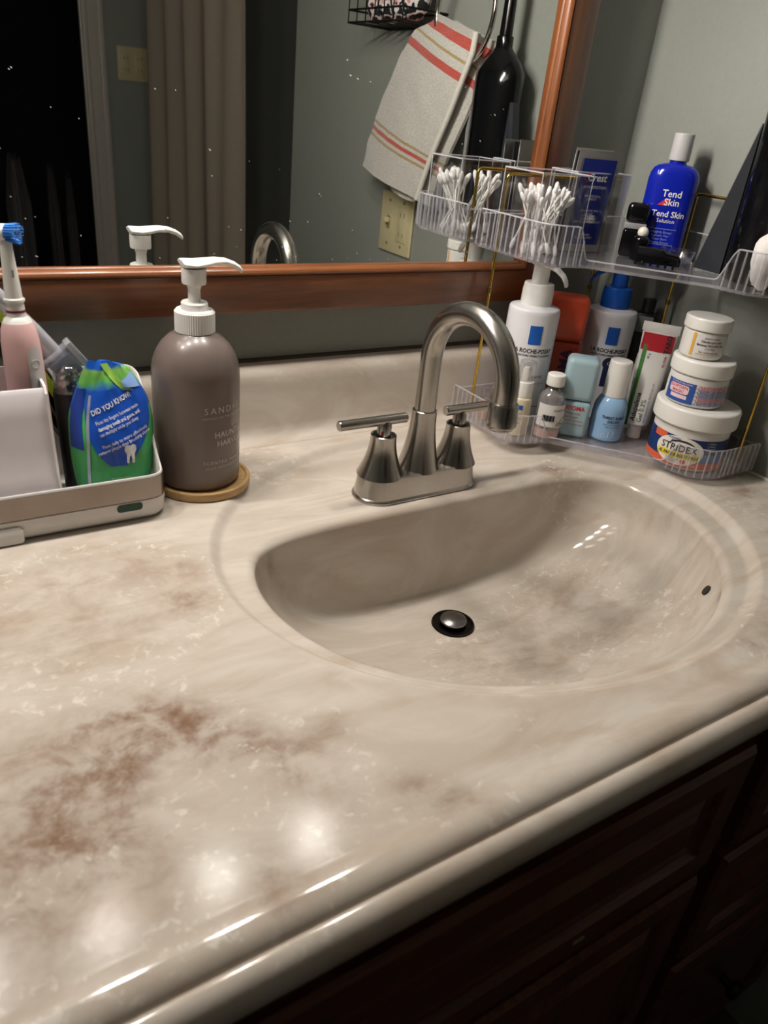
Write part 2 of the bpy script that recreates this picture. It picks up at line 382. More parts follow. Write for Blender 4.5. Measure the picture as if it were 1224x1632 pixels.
# vein density painted from stain patches with shapes of their own
BLOBS = [(-0.4226, -0.262, 0.034, 0.9), (-0.399, -0.247, 0.026, 1.0), (-0.3764, -0.240, 0.022, 1.0), (-0.357, -0.259, 0.020, 0.95), (-0.345, -0.277, 0.020, 0.9),
         (-0.324, -0.294, 0.018, 0.75), (-0.304, -0.317, 0.018, 0.7), (-0.276, -0.300, 0.015, 0.45), (-0.428, -0.285, 0.024, 0.9), (-0.436, -0.312, 0.022, 0.7), (-0.45, -0.30, 0.04, 0.55),
         (-0.430, -0.350, 0.035, 0.4), (-0.47, -0.34, 0.05, 0.4), (-0.47, -0.22, 0.03, 0.3), (-0.40, -0.13, 0.05, 0.3), (-0.34, -0.14, 0.04, 0.25), (-0.30, -0.345, 0.03, 0.35), (-0.356, -0.392, 0.025, 0.65), (-0.308, -0.116, 0.02, 0.7), (-0.342, -0.05, 0.03, 0.5), (-0.394, -0.05, 0.035, 0.45), (-0.30, -0.075, 0.02, 0.55),
         (-0.2516, -0.372, 0.014, 0.65), (-0.234, -0.388, 0.014, 0.6), (-0.2177, -0.402, 0.012, 0.55), (0.03, -0.21, 0.05, 0.35), (-0.03, -0.17, 0.035, 0.45), (0.075, -0.15, 0.05, 0.25), (0.15, -0.22, 0.045, 0.35),
         (0.15, -0.13, 0.05, 0.3), (0.1935, -0.02, 0.018, 0.75), (0.21, -0.035, 0.015, 0.6), (0.10, -0.375, 0.012, 0.6), (0.13, -0.37, 0.02, 0.55), (0.17, -0.36, 0.025, 0.5), (0.38, -0.17, 0.02, 0.6), (0.36, -0.19, 0.03, 0.4), (0.33, -0.26, 0.02, 0.5),
         (-0.15, 0.11, 0.04, 0.25), (-0.5, -0.1, 0.06, 0.4), (-0.62, -0.25, 0.07, 0.7), (-0.75, -0.05, 0.08, 0.6), (-0.95, -0.2, 0.1, 0.6)]
top_me = mesh('slab_and_basin', top_g, 50, fix=False)
at = top_me.attributes.new('vein', 'FLOAT', 'POINT')
for i, vtx in enumerate(top_me.vertices):
    x, y, z = vtx.co; d = 0.0
    for bx, by, br, bw in BLOBS:
        q = ((x-bx)**2+(y-by)**2)/(br*br)
        if q < 6: d += bw*math.exp(-q)
    at.data[i].value = min(d, 1.2)
def marble():
    m = bpy.data.materials.new('cultured_marble'); m.use_nodes = True; nt = m.node_tree; b = nt.nodes['Principled BSDF']; N = nt.nodes.new; L = nt.links.new
    tc = N('ShaderNodeTexCoord'); at_n = N('ShaderNodeAttribute'); at_n.attribute_name = 'vein'
    def noise(scale, detail, rough, dist, vec=None):
        n = N('ShaderNodeTexNoise'); n.inputs['Scale'].default_value = scale; n.inputs['Detail'].default_value = detail
        n.inputs['Roughness'].default_value = rough; n.inputs['Distortion'].default_value = dist
        L(vec if vec else tc.outputs['Object'], n.inputs['Vector']); return n
    def math_(op, a, bb):
        n = N('ShaderNodeMath'); n.operation = op; n.use_clamp = op in ('MULTIPLY',)
        for i, q in enumerate((a, bb)):
            if isinstance(q, (int, float)): n.inputs[i].default_value = q
            else: L(q, n.inputs[i])
        return n.outputs[0]
    def ramp(src, p0, p1):
        n = N('ShaderNodeMapRange'); n.interpolation_type = 'SMOOTHSTEP'; n.inputs['From Min'].default_value = p0; n.inputs['From Max'].default_value = p1; L(src, n.inputs['Value']); return n.outputs[0]
    def mix(fac, a, bb):
        n = N('ShaderNodeMix'); n.data_type = 'RGBA'; L(fac, n.inputs['Factor'])
        for s, q in ((6, a), (7, bb)):
            if isinstance(q, tuple): n.inputs[s].default_value = q
            else: L(q, n.inputs[s])
        return n.outputs[2]
    mp = N('ShaderNodeMapping'); mp.inputs['Rotation'].default_value = (0, 0, 0.5); mp.inputs['Scale'].default_value = (0.6, 1.7, 1.0); L(tc.outputs['Object'], mp.inputs[0])
    n1 = noise(34, 9, 0.68, 0.25)
    n2 = noise(9, 6, 0.6, 2.2, mp.outputs[0])
    n3 = noise(105, 6, 0.65, 0.5)
    n4 = noise(11, 6, 0.55, 1.6, mp.outputs[0])
    base = mix(ramp(n2.outputs[0], 0.35, 0.68), lin('#c2b7aa'), lin('#d0c7bc'))
    streak = math_('MULTIPLY', ramp(n4.outputs[0], 0.48, 0.72), 0.38)
    col = mix(streak, base, lin('#a78f77'))
    v = math_('MULTIPLY', at_n.outputs['Fac'], 1.0)
    nb = math_('MULTIPLY', ramp(n1.outputs[0], 0.36, 0.66), 1.0)
    brown = math_('MULTIPLY', math_('MULTIPLY', v, math_('ADD', math_('MULTIPLY', nb, 0.8), 0.2)), 0.95)
    col = mix(brown, col, lin('#7c5d47'))
    # pale crystalline flecks along the border of the stains
    ring_ = math_('MULTIPLY', ramp(at_n.outputs['Fac'], 0.02, 0.10), math_('SUBTRACT', 1.0, ramp(at_n.outputs['Fac'], 0.16, 0.30)))
    fl = math_('MULTIPLY', math_('MULTIPLY', ring_, ramp(n3.outputs[0], 0.53, 0.66)), 0.5)
    col = mix(fl, col, lin('#ebe5da'))
    n5 = noise(7, 3, 0.5, 1.0); ff = math_('MULTIPLY', math_('MULTIPLY', ramp(n5.outputs[0], 0.60, 0.72), ramp(n3.outputs[0], 0.56, 0.66)), 0.5)
    col = mix(ff, col, lin('#e9e2d6'))
    L(col, b.inputs['Base Color'])
    # the flat counter is dulled by fine scratches, the bowl has kept its gloss
    sz = N('ShaderNodeSeparateXYZ'); L(tc.outputs['Object'], sz.inputs[0])
    wear = ramp(sz.outputs['Z'], -0.020, -0.004)
    def lerp_(lo, hi):
        n = N('ShaderNodeMapRange'); n.inputs['To Min'].default_value = lo; n.inputs['To Max'].default_value = hi; L(wear, n.inputs['Value']); return n.outputs[0]
    edge_ = N('ShaderNodeMapRange'); edge_.inputs['From Min'].default_value = -0.402; edge_.inputs['From Max'].default_value = -0.394; L(sz.outputs['Y'], edge_.inputs['Value'])
    wear = math_('MULTIPLY', wear, edge_.outputs[0])
    L(lerp_(0.09, 0.15), b.inputs['Roughness']); L(lerp_(0.5, 0.07), b.inputs['Specular IOR Level'])
    bp = N('ShaderNodeBump'); bp.inputs['Strength'].default_value = 0.035; bp.inputs['Distance'].default_value = 0.001; L(n3.outputs[0], bp.inputs['Height']); L(bp.outputs[0], b.inputs['Normal'])
    return m
M_marble = marble()
vt = thing('vanity_countertop', 'beige marbled vanity countertop with one-piece oval sink basin', 'countertop')
part('slab_and_basin', top_me, M_marble, vt)
bs = [(0.146, 0.0002), (0.153, 0.0012), (0.159, 0.0045), (0.1625, 0.010), (0.1640, 0.018), (0.1650, 0.070), (0.1655, 0.079), (0.1675, 0.0865), (0.171, 0.0915), (0.176, 0.0935), (0.1868, 0.0938), (0.1868, 0.0002)]
part('backsplash', sweep_x(bs, XL, WX-0.0005, 40, True), M_marble, vt, 50)
part('caulk_line', sweep_x([(0.1815, 0.0936), (0.1835, 0.0962), (0.1868, 0.0972), (0.1868, 0.0936)], XL, WX-0.0005, 2, True), mat('old_caulk', '#4b4238', 0.7), vt)
part('side_caulk', tube([(WX-0.001, y, 0.001) for y in (-0.38, -0.2, 0.0, 0.14)], 0.0028, 8), mat('white_caulk', '#cfc8bc', 0.5), vt)
M_drain = mat('dark_drain_metal', '#3b3836', 0.25, metal=1.0, var=0.1)
zb = -DEP
part('drain_flange', lathe([(0.0245, zb+0.0012), (0.0235, zb+0.0028), (0.0215, zb+0.0022), (0.0195, zb-0.003), (0.0185, zb-0.018), (0.0175, zb-0.018), (0.0175, zb-0.03), (0.0245, zb-0.03)], 48).mv(dr.x, dr.y, 0), M_drain, vt)
part('drain_bottom', lathe([(0.0, zb-0.0205), (0.0186, zb-0.0205), (0.0186, zb-0.022), (0, zb-0.022)], 32).mv(dr.x, dr.y, 0), M_dark, vt)
part('drain_stopper', lathe([(0.0, zb-0.015), (0.006, zb-0.015), (0.006, zb+0.003), (0.0145, zb+0.0045), (0.0152, zb+0.0058), (0.0147, zb+0.0072), (0.011, zb+0.0095), (0.005, zb+0.0105), (0.0, zb+0.0107)], 40).mv(dr.x, dr.y, 0), mat('stopper_metal', '#8d8a88', 0.28, metal=1.0, var=0.1), vt)
# overflow opening in the basin wall, facing the bowl
ovq = V((-0.59, 0.66, 0.46)).normalized().to_track_quat('Z', 'Y').to_matrix().to_4x4()
ovg = lathe([(0.0, -0.004), (0.0058, -0.004), (0.0058, 0.0012), (0.0, 0.0012)], 24).xf(Matrix.Translation((0.1975, -0.2672, -0.0390)) @ ovq)
part('overflow_hole', ovg, mat('overflow_dark', '#2a241d', 0.6), vt)

# ------------------------------------------------------------------ cabinet under the top
M_cab = wood('dark_cabinet_wood', '#3f1c0f', '#6e3820', 0, 0.35, 0.25)
M_cabv = wood('dark_cabinet_wood_upright', '#3f1c0f', '#6e3820', 2, 0.35, 0.25)
CYF = -0.405
cab = thing('vanity_cabinet', 'dark brown wooden vanity cabinet below the marbled countertop', 'cabinet', (0, 0, 0))
part('carcass', span(XL, WX-0.002, CYF, WY-0.01, ZF+0.09, -0.20, 0.0).merge(span(XL, WX-0.002, CYF, CYF+0.02, -0.21, -0.036)).merge(span(XL, WX-0.002, WY-0.03, WY-0.01, -0.21, -0.036)), M_cab, cab)
part('toe_kick', span(XL, WX-0.002, CYF+0.06, WY-0.01, ZF, ZF+0.095), mat('toe_black', '#0b0807', 0.7), cab)
def raised_panel(x0, x1, z0, z1, y=CYF):
    def rect(i, yy): return [(x0+i, yy, z0+i), (x1-i, yy, z0+i), (x1-i, yy, z1-i), (x0+i, yy, z1-i)]
    return loft([rect(0, y+0.001), rect(0, y-0.014), rect(0.004, y-0.019), rect(0.030, y-0.019), rect(0.033, y-0.013), rect(0.040, y-0.011), rect(0.058, y-0.018), rect(0.062, y-0.018)], True, True)
def cab_knob(parent, x, z):
    k = lathe([(0.0, 0.0), (0.006, 0.0), (0.0055, 0.010), (0.012, 0.014), (0.0135, 0.019), (0.011, 0.024), (0.0, 0.0255)], 20)
    k.xf(Matrix.Translation((x, CYF-0.019, z)) @ Matrix.Rotation(PI/2, 4, 'X'))
    part('knob', k, mat('black_iron_knob', '#0d0c0c', 0.3, metal=0.6), parent, 45)
part('false_drawer_front', raised_panel(-0.62, 0.075, -0.215, -0.065), M_cab, cab, 20)
for x0, x1, kx in ((-0.62, -0.277, -0.30), (-0.267, 0.075, -0.245)):
    d = part('door', raised_panel(x0, x1, ZF+0.12, -0.235), M_cabv, cab, 20); cab_knob(d, kx, -0.30)
for z0, z1 in ((-0.215, -0.065), (-0.40, -0.235), (-0.69, -0.42)):
    d = part('drawer', raised_panel(0.115, 0.42, z0, z1), M_cab, cab, 20); cab_knob(d, 0.267, (z0+z1)/2)
d = part('door', raised_panel(-1.22, -0.64, ZF+0.12, -0.065), M_cabv, cab, 20); cab_knob(d, -0.68, -0.3)
nail = part('chipped_spot', bbox(0.012, 0.0015, 0.004, 0.0006, 2, (-0.10, CYF-0.0195, -0.196)), mat('bare_chip', '#8d8078', 0.7), cab)

# ------------------------------------------------------------------ framed mirror
YM = 0.1706
MX0, MX1, MZ0, MZ1 = -0.86, 0.2523, 0.2087, 0.545
mir = thing('framed_mirror', 'large wall mirror in a reddish brown wooden frame above the sink', 'mirror', (0, 0, 0))
mm = bpy.data.materials.new('mirror_silver'); mm.use_nodes = True; b_ = mm.node_tree.nodes['Principled BSDF']
b_.inputs['Metallic'].default_value = 1.0; b_.inputs['Roughness'].default_value = 0.0; b_.inputs['Base Color'].default_value = (0.86, 0.88, 0.86, 1)
part('mirror_glass', span(MX0-0.004, MX1+0.004, YM, YM+0.004, MZ0-0.004, MZ1+0.004), mm, mir, 0)
part('backing_board', span(MX0-0.03, MX1+0.03, YM+0.0045, WY-0.001, MZ0-0.03, MZ1+0.03), M_dark, mir, 0)
FP = [(0.0, -0.006), (0.0, 0.0010), (0.0012, 0.0036), (0.0015, 0.0038), (0.0020, 0.0070), (0.0032, 0.0102), (0.0050, 0.0126), (0.0070, 0.0132), (0.0086, 0.0124), (0.0094, 0.0112), (0.0100, 0.0110),
      (0.0104, 0.0118), (0.0475, 0.0118), (0.0500, 0.0108), (0.0510, 0.0085), (0.0510, -0.0155)]
M_fr_h = wood('frame_wood', '#5f3319', '#824d27', 0, 0.33, 0.35)
M_fr_v = wood('frame_wood_upright', '#5f3319', '#824d27', 2, 0.33, 0.35)
def rail(pa, pb, outn, da, db, m):
    # pa->pb inner corners; outn outward dir in wall plane; mitre directions
    rings = []
    for p, dv in ((pa, da), (pb, db)):
        rings.append([(p[0]+outn[0]*w+dv[0]*w, YM-h, p[1]+outn[1]*w+dv[1]*w) for w, h in FP])
    return part('frame_rail', loft(rings), m, mir, 40)
rail((MX0, MZ0), (MX1, MZ0), (0, -1), (-1, 0), (1, 0), M_fr_h)
rail((MX0, MZ1), (MX1, MZ1), (0, 1), (-1, 0), (1, 0), M_fr_h)
rail((MX1, MZ0), (MX1, MZ1), (1, 0), (0, -1), (0, 1), M_fr_v)
rail((MX0, MZ0), (MX0, MZ1), (-1, 0), (0, -1), (0, 1), M_fr_v)
# dried water specks on the glass
sp = G(); rs = random.Random(3)
for i in range(90):
    x = rs.uniform(-0.55, 0.22); z = MZ0 + 0.004 + 0.22*rs.random()**2.2; r = rs.uniform(0.0003, 0.0007)
    a = rs.uniform(-0.9, -0.3); l = r*rs.uniform(1.0, 2.6)
    pts = [(x+math.cos(t)*l*math.cos(a)-math.sin(t)*r*math.sin(a), YM-0.0003, z+math.cos(t)*l*math.sin(a)+math.sin(t)*r*math.cos(a)) for t in [2*PI*k/7 for k in range(7)]]
    sp.add(pts, [tuple(range(7))])
o = part('water_specks', sp, mat('dried_specks', '#b8b6b0', 0.7), mir, 0, fix=False); o['kind'] = 'stuff'

# ------------------------------------------------------------------ vanity light above the mirror (lights the place)
vl = thing('vanity_light', 'four-bulb vanity light bar on the wall above the mirror', 'light fixture', (0, 0, 0))
LZ, LY = 0.672, 0.078
part('back_plate', span(-0.66, 0.06, WY-0.022, WY-0.001, LZ+0.015, LZ+0.115, 0.006, 3), M_nickel, vl)
for i, bx in enumerate((-0.052, -0.212, -0.374, -0.537)):
    part('arm', tube([(bx, WY-0.02, LZ+0.062), (bx, LY+0.04, LZ+0.067), (bx, LY+0.012, LZ+0.064), (bx, LY+0.001, LZ+0.048)], 0.007, 10), M_nickel, vl)
    part('socket', lathe([(0.0, 0.05), (0.016, 0.05), (0.02, 0.045), (0.02, 0.026), (0.0, 0.026)], 20).mv(bx, LY, LZ), M_nickel, vl)
    cols = ((1.0, 0.935, 0.87), (1.0, 0.955, 0.87), (1.0, 0.92, 0.85), (1.0, 0.935, 0.87))[i]
    part('bulb', lathe([(0.0, -0.034), (0.017, -0.030), (0.0285, -0.015), (0.031, 0.0), (0.026, 0.016), (0.013, 0.028), (0.0, 0.034)], 14).mv(bx, LY, LZ), emit('bulb_glow', cols, BULB_STRENGTH), vl)

# ------------------------------------------------------------------ faucet
fa = thing('faucet', 'brushed nickel centerset faucet with gooseneck spout and two lever handles', 'faucet', (0, 0, ZD))
PL, PW = 0.160, 0.056
part('base_plate', loft([[(x, y, z) for x, y in stadium(PL+d_, PW+d_)] for z, d_ in ((0, 0.0), (0.0025, 0.001), (0.004, -0.001), (0.005, -0.0035), (0.024, -0.0095), (0.0275, -0.011), (0.029, -0.0145))]), M_nickel, fa, 30)
def flare(r0, r1, z0, z1, n=14):
    return [(r1+(r0-r1)*(1-k/n)**1.9, z0+(z1-z0)*k/n) for k in range(n+1)]
sp_th = math.radians(1)
sd = V((math.sin(sp_th), -math.cos(sp_th), 0))
spout = part('spout', lathe([(0.0, 0.027)] + flare(0.0245, 0.0138, 0.027, 0.094) + [(0.0138, 0.0955), (0.0128, 0.0962), (0.0, 0.0962)], 40), M_nickel, fa, 30)
RZ, AR = 0.157, 0.0600
pth = [V((0, 0, 0.08)), V((0, 0, 0.10)), V((0, 0, 0.13)), V((0, 0, RZ))]
for k in range(1, 25):
    a = PI*k/24; pth.append(sd*(AR-AR*math.cos(a)) + V((0, 0, RZ+AR*0.96*math.sin(a))))
pth.append(sd*(2*AR) + V((0, 0, RZ-0.012)))
part('gooseneck', tube(pth, 0.0117, 28), M_nickel, spout, 40)
part('aerator', lathe([(0.0, 0.0), (0.0118, 0.0), (0.0128, 0.0012), (0.0128, 0.003), (0.0140, 0.0032), (0.0152, 0.005), (0.0145, 0.024), (0.0132, 0.0265), (0.0117, 0.027), (0.0, 0.027)], 36).mv(sd.x*2*AR, sd.y*2*AR, 0.1205), M_nickel, spout, 30)
for s, x0, x1, zt in ((-1, -0.057, 0.027, 0.0895), (1, -0.022, 0.068, 0.0905)):
    h = part('handle', lathe([(0.0, 0.027)] + flare(0.0262, 0.0142, 0.027, 0.0715) + [(0.0142, 0.073), (0.0132, 0.0736), (0.0122, 0.0725), (0.0122, 0.066), (0.0, 0.066)], 40).mv(0.0508*s, 0, 0), M_nickel, fa, 30)
    part('stem', lathe([(0.0, 0.06), (0.0078, 0.06), (0.0078, 0.084), (0.006, 0.089), (0.0, 0.089)], 20).mv(0.0508*s, 0, 0), M_nickel, h)
    lv = tube([(0.0508*s+x, 0.0, zt) for x in (x0, x0+0.001, x1-0.001, x1)], [0.0048, 0.0056, 0.0056, 0.0048], 20)
    part('lever', lv, M_nickel, h, 30)
    part('indicator', bbox(0.003, 0.001, 0.008, 0.0004, 2, (0.0508*s-0.006, -0.0062, 0.0755)), mat('red_mark', '#8c2b20', 0.4) if s < 0 else mat('dark_mark', '#2b2b30', 0.4), h)

# ------------------------------------------------------------------ soap dispenser on coaster
DX, DY = -0.2286, 0.0838
tag(part('wooden_coaster', lathe(fillet([(0.0, 0.0), (0.051, 0.0), (0.0515, 0.0095), (0.0475, 0.0095), (0.0465, 0.0075), (0.0, 0.0075)], 0.002), 56), wood('bamboo', '#b08a55', '#c9a873', 0, 0.5, 0.1, 14)),
    'round bamboo wood coaster under the brown soap pump bottle', 'coaster').location = (DX+0.0032, DY-0.001, 0.0003)
sd_ = thing('soap_dispenser', 'tall taupe hand soap bottle with white pump standing on bamboo coaster', 'soap dispenser', (DX, DY, 0.0082), face_cam(DX, DY, 50))
M_taupe = mat('taupe_plastic', '#6f625c', 0.32, var=0.04, scale=18, coat=0.15)
SR = 0.0435
prof = [(0.0, 0.0), (0.0385, 0.0), (0.0418, 0.0015), (SR, 0.006), (SR, 0.112), (0.0432, 0.119), (0.0415, 0.1275), (0.0380, 0.1365), (0.0330, 0.1445), (0.0265, 0.1510), (0.0205, 0.1548), (0.0178, 0.1565), (0.0170, 0.160), (0.0, 0.160)]
part('bottle', lathe(prof, 64), M_taupe, sd_, 50)
# knurled collar
kn = [[((0.0190+(0.00035 if j % 2 else 0))*math.cos(2*PI*j/112), (0.0190+(0.00035 if j % 2 else 0))*math.sin(2*PI*j/112), z) for j in range(112)] for z in (0.1565, 0.1755)]
g = loft(kn).merge(lathe([(0.0, 0.1755), (0.0187, 0.1755), (0.0178, 0.1772), (0.0130, 0.1776), (0.0128, 0.1835), (0.0118, 0.1846), (0.0, 0.1846)], 40))
part('collar', g, M_pump, sd_, 30)
part('pump_stem', lathe([(0.0, 0.184), (0.0060, 0.184), (0.0058, 0.196), (0.0066, 0.198), (0.0066, 0.206), (0.0, 0.206)], 24), M_pump, sd_)
face_back = -sd_.rotation_euler.z           # nozzle runs along the wall (+x)
hd = lathe([(0.0, 0.2015), (0.0112, 0.2015), (0.0116, 0.203), (0.0116, 0.216), (0.0, 0.216)], 28)
noz = []
for x, z, w, h in ((-0.0125, 0.2215, 0.0090, 0.0022), (-0.0110, 0.2205, 0.0108, 0.0040), (0.0, 0.2195, 0.0116, 0.0046), (0.009, 0.2205, 0.0105, 0.0042), (0.020, 0.2220, 0.0078, 0.0036), (0.031, 0.2215, 0.0062, 0.0032), (0.040, 0.2185, 0.0052, 0.0030), (0.0455, 0.2150, 0.0046, 0.0030), (0.0475, 0.2130, 0.0040, 0.0024)):
    noz.append([(x, w*math.cos(2*PI*k/16)*(1 if x < 0.035 else 0.9), z+h*math.sin(2*PI*k/16)) for k in range(16)])
hd.merge(loft(noz)); hd.xf(Matrix.Rotation(face_back, 4, 'Z'))
part('pump_head', hd, M_pump, sd_, 40)
M_txt_taupe = mat('print_pale', '#c9c0ba', 0.5, var=0.02)
for s, sz, z, bold, spc in (('SAND+FOG', 0.0095, 0.088, 0.0, 1.35), ('INSPIRED ON THE CALIFORNIA COAST', 0.0034, 0.0805, 0.0, 1.1), ('HAUNTED', 0.0085, 0.062, 0.018, 1.05), ('HARVEST', 0.0085, 0.0525, 0.018, 1.05),
                            ('SCENTED HAND SOAP', 0.0052, 0.0325, 0.0, 1.3), ('MADE WITH ALOE + VITAMIN E', 0.0036, 0.0265, 0.0, 1.2)):
    letter(on_cyl(text_geo(s, sz, bold=bold, space=spc), SR, z, 0), M_txt_taupe, sd_)

# ------------------------------------------------------------------ toothbrush caddy
M_cad = mat('caddy_white', '#dedad6', 0.35, var=0.02)
CX0, CX1, CY0, CY1 = -0.62, -0.2790, 0.021, 0.137
ca = thing('toothbrush_caddy', 'white plastic vanity caddy with a brushed steel band around its rim', 'organizer', (0, 0, 0))
ol = rounded([(CX0, CY0), (CX1, CY0), (CX1, CY1), (CX0, CY1)], 0.022, 8)
def inset(ol_, d):
    n = len(ol_); o = []
    for i in range(n):
        a, c = V(ol_[i-1]), V(ol_[(i+1) % n]); t = (c-a).normalized(); nn = V((-t.y, t.x)); o.append((ol_[i][0]+nn.x*d, ol_[i][1]+nn.y*d))
    return o
def dens(ol_, step=0.006):
    o = []
    for i in range(len(ol_)):
        a, b = V(ol_[i]), V(ol_[(i+1) % len(ol_)]); n = max(1, int((b-a).length/step))
        for k in range(n): o.append(tuple(a.lerp(b, k/n)))
    return o
ol = dens(ol)
def rimz(x, y):
    u = min(1, max(0, (y-0.034)/0.072)); u = u*u*(3-2*u); return 0.0465 + 0.074*u
wall_rings = [[(x, y, 0.003) for x, y in inset(ol, 0.009)], [(x, y, 0.0005) for x, y in inset(ol, 0.006)], [(x, y, 0.006) for x, y in inset(ol, 0.0015)], [(x, y, 0.018) for x, y in ol], [(x, y, 0.022) for x, y in ol],
              [(x, y, 0.0225) for x, y in inset(ol, 0.0012)], [(x, y, rimz(x, y)-0.001) for x, y in inset(ol, 0.0012)], [(x, y, rimz(x, y)) for x, y in inset(ol, 0.002)], [(x, y, rimz(x, y)) for x, y in inset(ol, 0.003)], [(x, y, rimz(x, y)-0.001) for x, y in inset(ol, 0.0037)], [(x, y, 0.008) for x, y in inset(ol, 0.0045)]]
part('tray_shell', loft(wall_rings), M_cad, ca, 45)
band = [[(x, y, 0.0232) for x, y in inset(ol, -0.0002)], [(x, y, min(rimz(x, y)-0.002, 0.0445)) for x, y in inset(ol, -0.0002)], [(x, y, min(rimz(x, y)-0.002, 0.0445)) for x, y in inset(ol, 0.0011)], [(x, y, 0.0232) for x, y in inset(ol, 0.0011)]]
band.append(band[0])
part('steel_band', loft(band, False, False), M_steel, ca, 40)
# drain slot and foot grip on the front skirt
slot = prism(rounded([(-0.012, -0.0042), (0.012, -0.0042), (0.012, 0.004), (-0.012, 0.004)], 0.004, 4), 0, 0.0012).xf(Matrix.Translation((-0.3175, CY0+0.0009, 0.0172)) @ Matrix.Rotation(PI/2, 4, 'X'))
part('slot', slot, mat('slot_green', '#0f3d2c', 0.4), ca)
grip = loft([[(x, y, z) for x, y in rounded([(-0.47+i, CY0-0.003+i*0.5), (-0.411-i, CY0-0.003+i*0.5), (-0.411-i, CY0+0.004), (-0.47+i, CY0+0.004)], 0.003)] for z, i in ((0.001, 0.001), (0.003, 0.0), (0.014, 0.0), (0.017, 0.003))])
part('grip', grip, mat('clear_white', '#e8e6e4', 0.25, var=0.01), ca)
# compartment box with sloped front and shaped side wall
def sheet(outline_yz, x, t): return loft([[(x-t/2, y, z) for y, z in outline_yz], [(x+t/2, y, z) for y, z in outline_yz]])
side_out = [(0.0255, 0.009), (0.0255, 0.048), (0.030, 0.058), (0.036, 0.082), (0.041, 0.108), (0.045, 0.128), (0.050, 0.1335), (0.056, 0.1345), (0.105, 0.1345), (0.110, 0.130), (0.110, 0.009)]
for x in (-0.3755, -0.48): part('divider', sheet(side_out, x, 0.0022), M_cad, ca, 30)
fr_path = [(0.0275, 0.009), (0.0275, 0.048), (0.032, 0.058), (0.038, 0.082), (0.043, 0.108), (0.047, 0.128), (0.050, 0.1315)]
fr_g = loft([[(x, y, z) for y, z in fr_path] + [(x, y+0.0022, z) for y, z in reversed(fr_path)] for x in (-0.48, -0.3760)])
part('sloped_front', fr_g, mat('caddy_face', '#d9d3d6', 0.35, var=0.02), ca, 30)
part('compartment_back', span(-0.48, -0.3765, 0.108, 0.1102, 0.009, 0.1345, 0.001), mat('caddy_pink_inside', '#d8c3c0', 0.4), ca)

# electric toothbrush
TBX, TBY = -0.3835, 0.078
tb = thing('electric_toothbrush', 'pink and white electric toothbrush with blue bristle head, upright in white caddy', 'toothbrush', (TBX, TBY, 0.0135), rot=(math.radians(-1.5), math.radians(-1.0), face_cam(TBX, TBY)))
M_pink = mat('blush_plastic', '#e3b9b7', 0.4, var=0.02)
part('handle', lathe([(0.0, 0.0), (0.0135, 0.0), (0.0155, 0.003), (0.0165, 0.03), (0.0165, 0.090), (0.0162, 0.130), (0.0155, 0.152), (0.0140, 0.1625), (0.0120, 0.1680), (0.0, 0.1680)], 36), M_pink, tb, 50)
part('neck', lathe([(0.0, 0.1675), (0.0120, 0.1675), (0.0105, 0.1710), (0.0078, 0.1730), (0.0074, 0.1755), (0.0074, 0.178), (0.0072, 0.1855), (0.0, 0.1855)], 28), M_white, tb)
part('color_ring', lathe([(0.0, 0.1765), (0.00765, 0.1765), (0.00765, 0.1785), (0.0, 0.1785)], 28), mat('burgundy', '#7d1f3a', 0.4), tb)
part('brush_stem', lathe([(0.0, 0.1855), (0.0085, 0.1855), (0.0085, 0.1875), (0.0070, 0.1885), (0.0064, 0.200), (0.0054, 0.218), (0.0048, 0.232), (0.0046, 0.2365), (0.0, 0.2365)], 24), M_white, tb)
bp_ = rrect2(0.0125, 0.046, 0.0058)
part('button_panel', on_cyl(bp_, 0.0165, 0.126, 34, 0.0004), mat('button_grey', '#cfcaca', 0.35, var=0.01), tb, 0, fix=False)
ringp = tube([(0.0036*math.cos(t), 0.0036*math.sin(t), 0) for t in [2*PI*k/20 for k in range(20)]], 0.0004, 6, True)
part('power_button', ringp.fn(lambda p: (lambda a: ((0.0170+p.z)*math.cos(a), (0.0170+p.z)*math.sin(a), 0.134+p.y))(-PI/2+math.radians(34)+p.x/0.0165)), mat('button_ring', '#b5b0b0', 0.4), tb)
hdir = math.radians(62)       # bristles face to the viewer's right
mh = Matrix.Translation((0, 0, 0.2405)) @ Matrix.Rotation(hdir, 4, 'Z') @ Matrix.Rotation(PI/2, 4, 'X')
hd_ = part('brush_head', lathe([(0.0, -0.0055), (0.0052, -0.0055), (0.0068, -0.003), (0.0070, 0.001), (0.0066, 0.0025), (0.0, 0.0025)], 28).xf(mh), M_white, tb)
M_br = [mat('bristle_blue', '#2f7ad0', 0.5, var=0.15), mat('bristle_light_blue', '#6aa7e4', 0.5, var=0.15)]
rs = random.Random(5)
brs = [G(), G()]
for ring_r, cnt, ln in ((0.0064, 24, 0.0098), (0.0046, 16, 0.0088), (0.0022, 8, 0.0066)):
    for k in range(cnt):
        a = 2*PI*k/cnt + rs.uniform(-.1, .1); sx, sy = math.cos(a), math.sin(a); e = 1.22
        pth_ = [(ring_r*sx, ring_r*sy, 0.0022), (ring_r*sx*1.05, ring_r*sy*1.05, 0.005), (ring_r*e*sx, ring_r*e*sy, 0.0022+ln*rs.uniform(.9, 1.1))]
        brs[0 if ring_r > 0.005 else 1].merge(tube(pth_, [0.0008, 0.0008, 0.0006], 5))
for i in (0, 1): part('bristles', brs[i].xf(mh), M_br[i], hd_, 40)['kind'] = 'stuff'
part('slot_mark', on_cyl(poly2(rounded([(-0.0008, -0.003), (0.0008, -0.003), (0.0008, 0.003), (-0.0008, 0.003)], 0.0007, 3)), 0.0056, 0.209, 20, 0.0006), mat('slot_grey', '#8d8d8d', 0.6), tb, 0, fix=False)

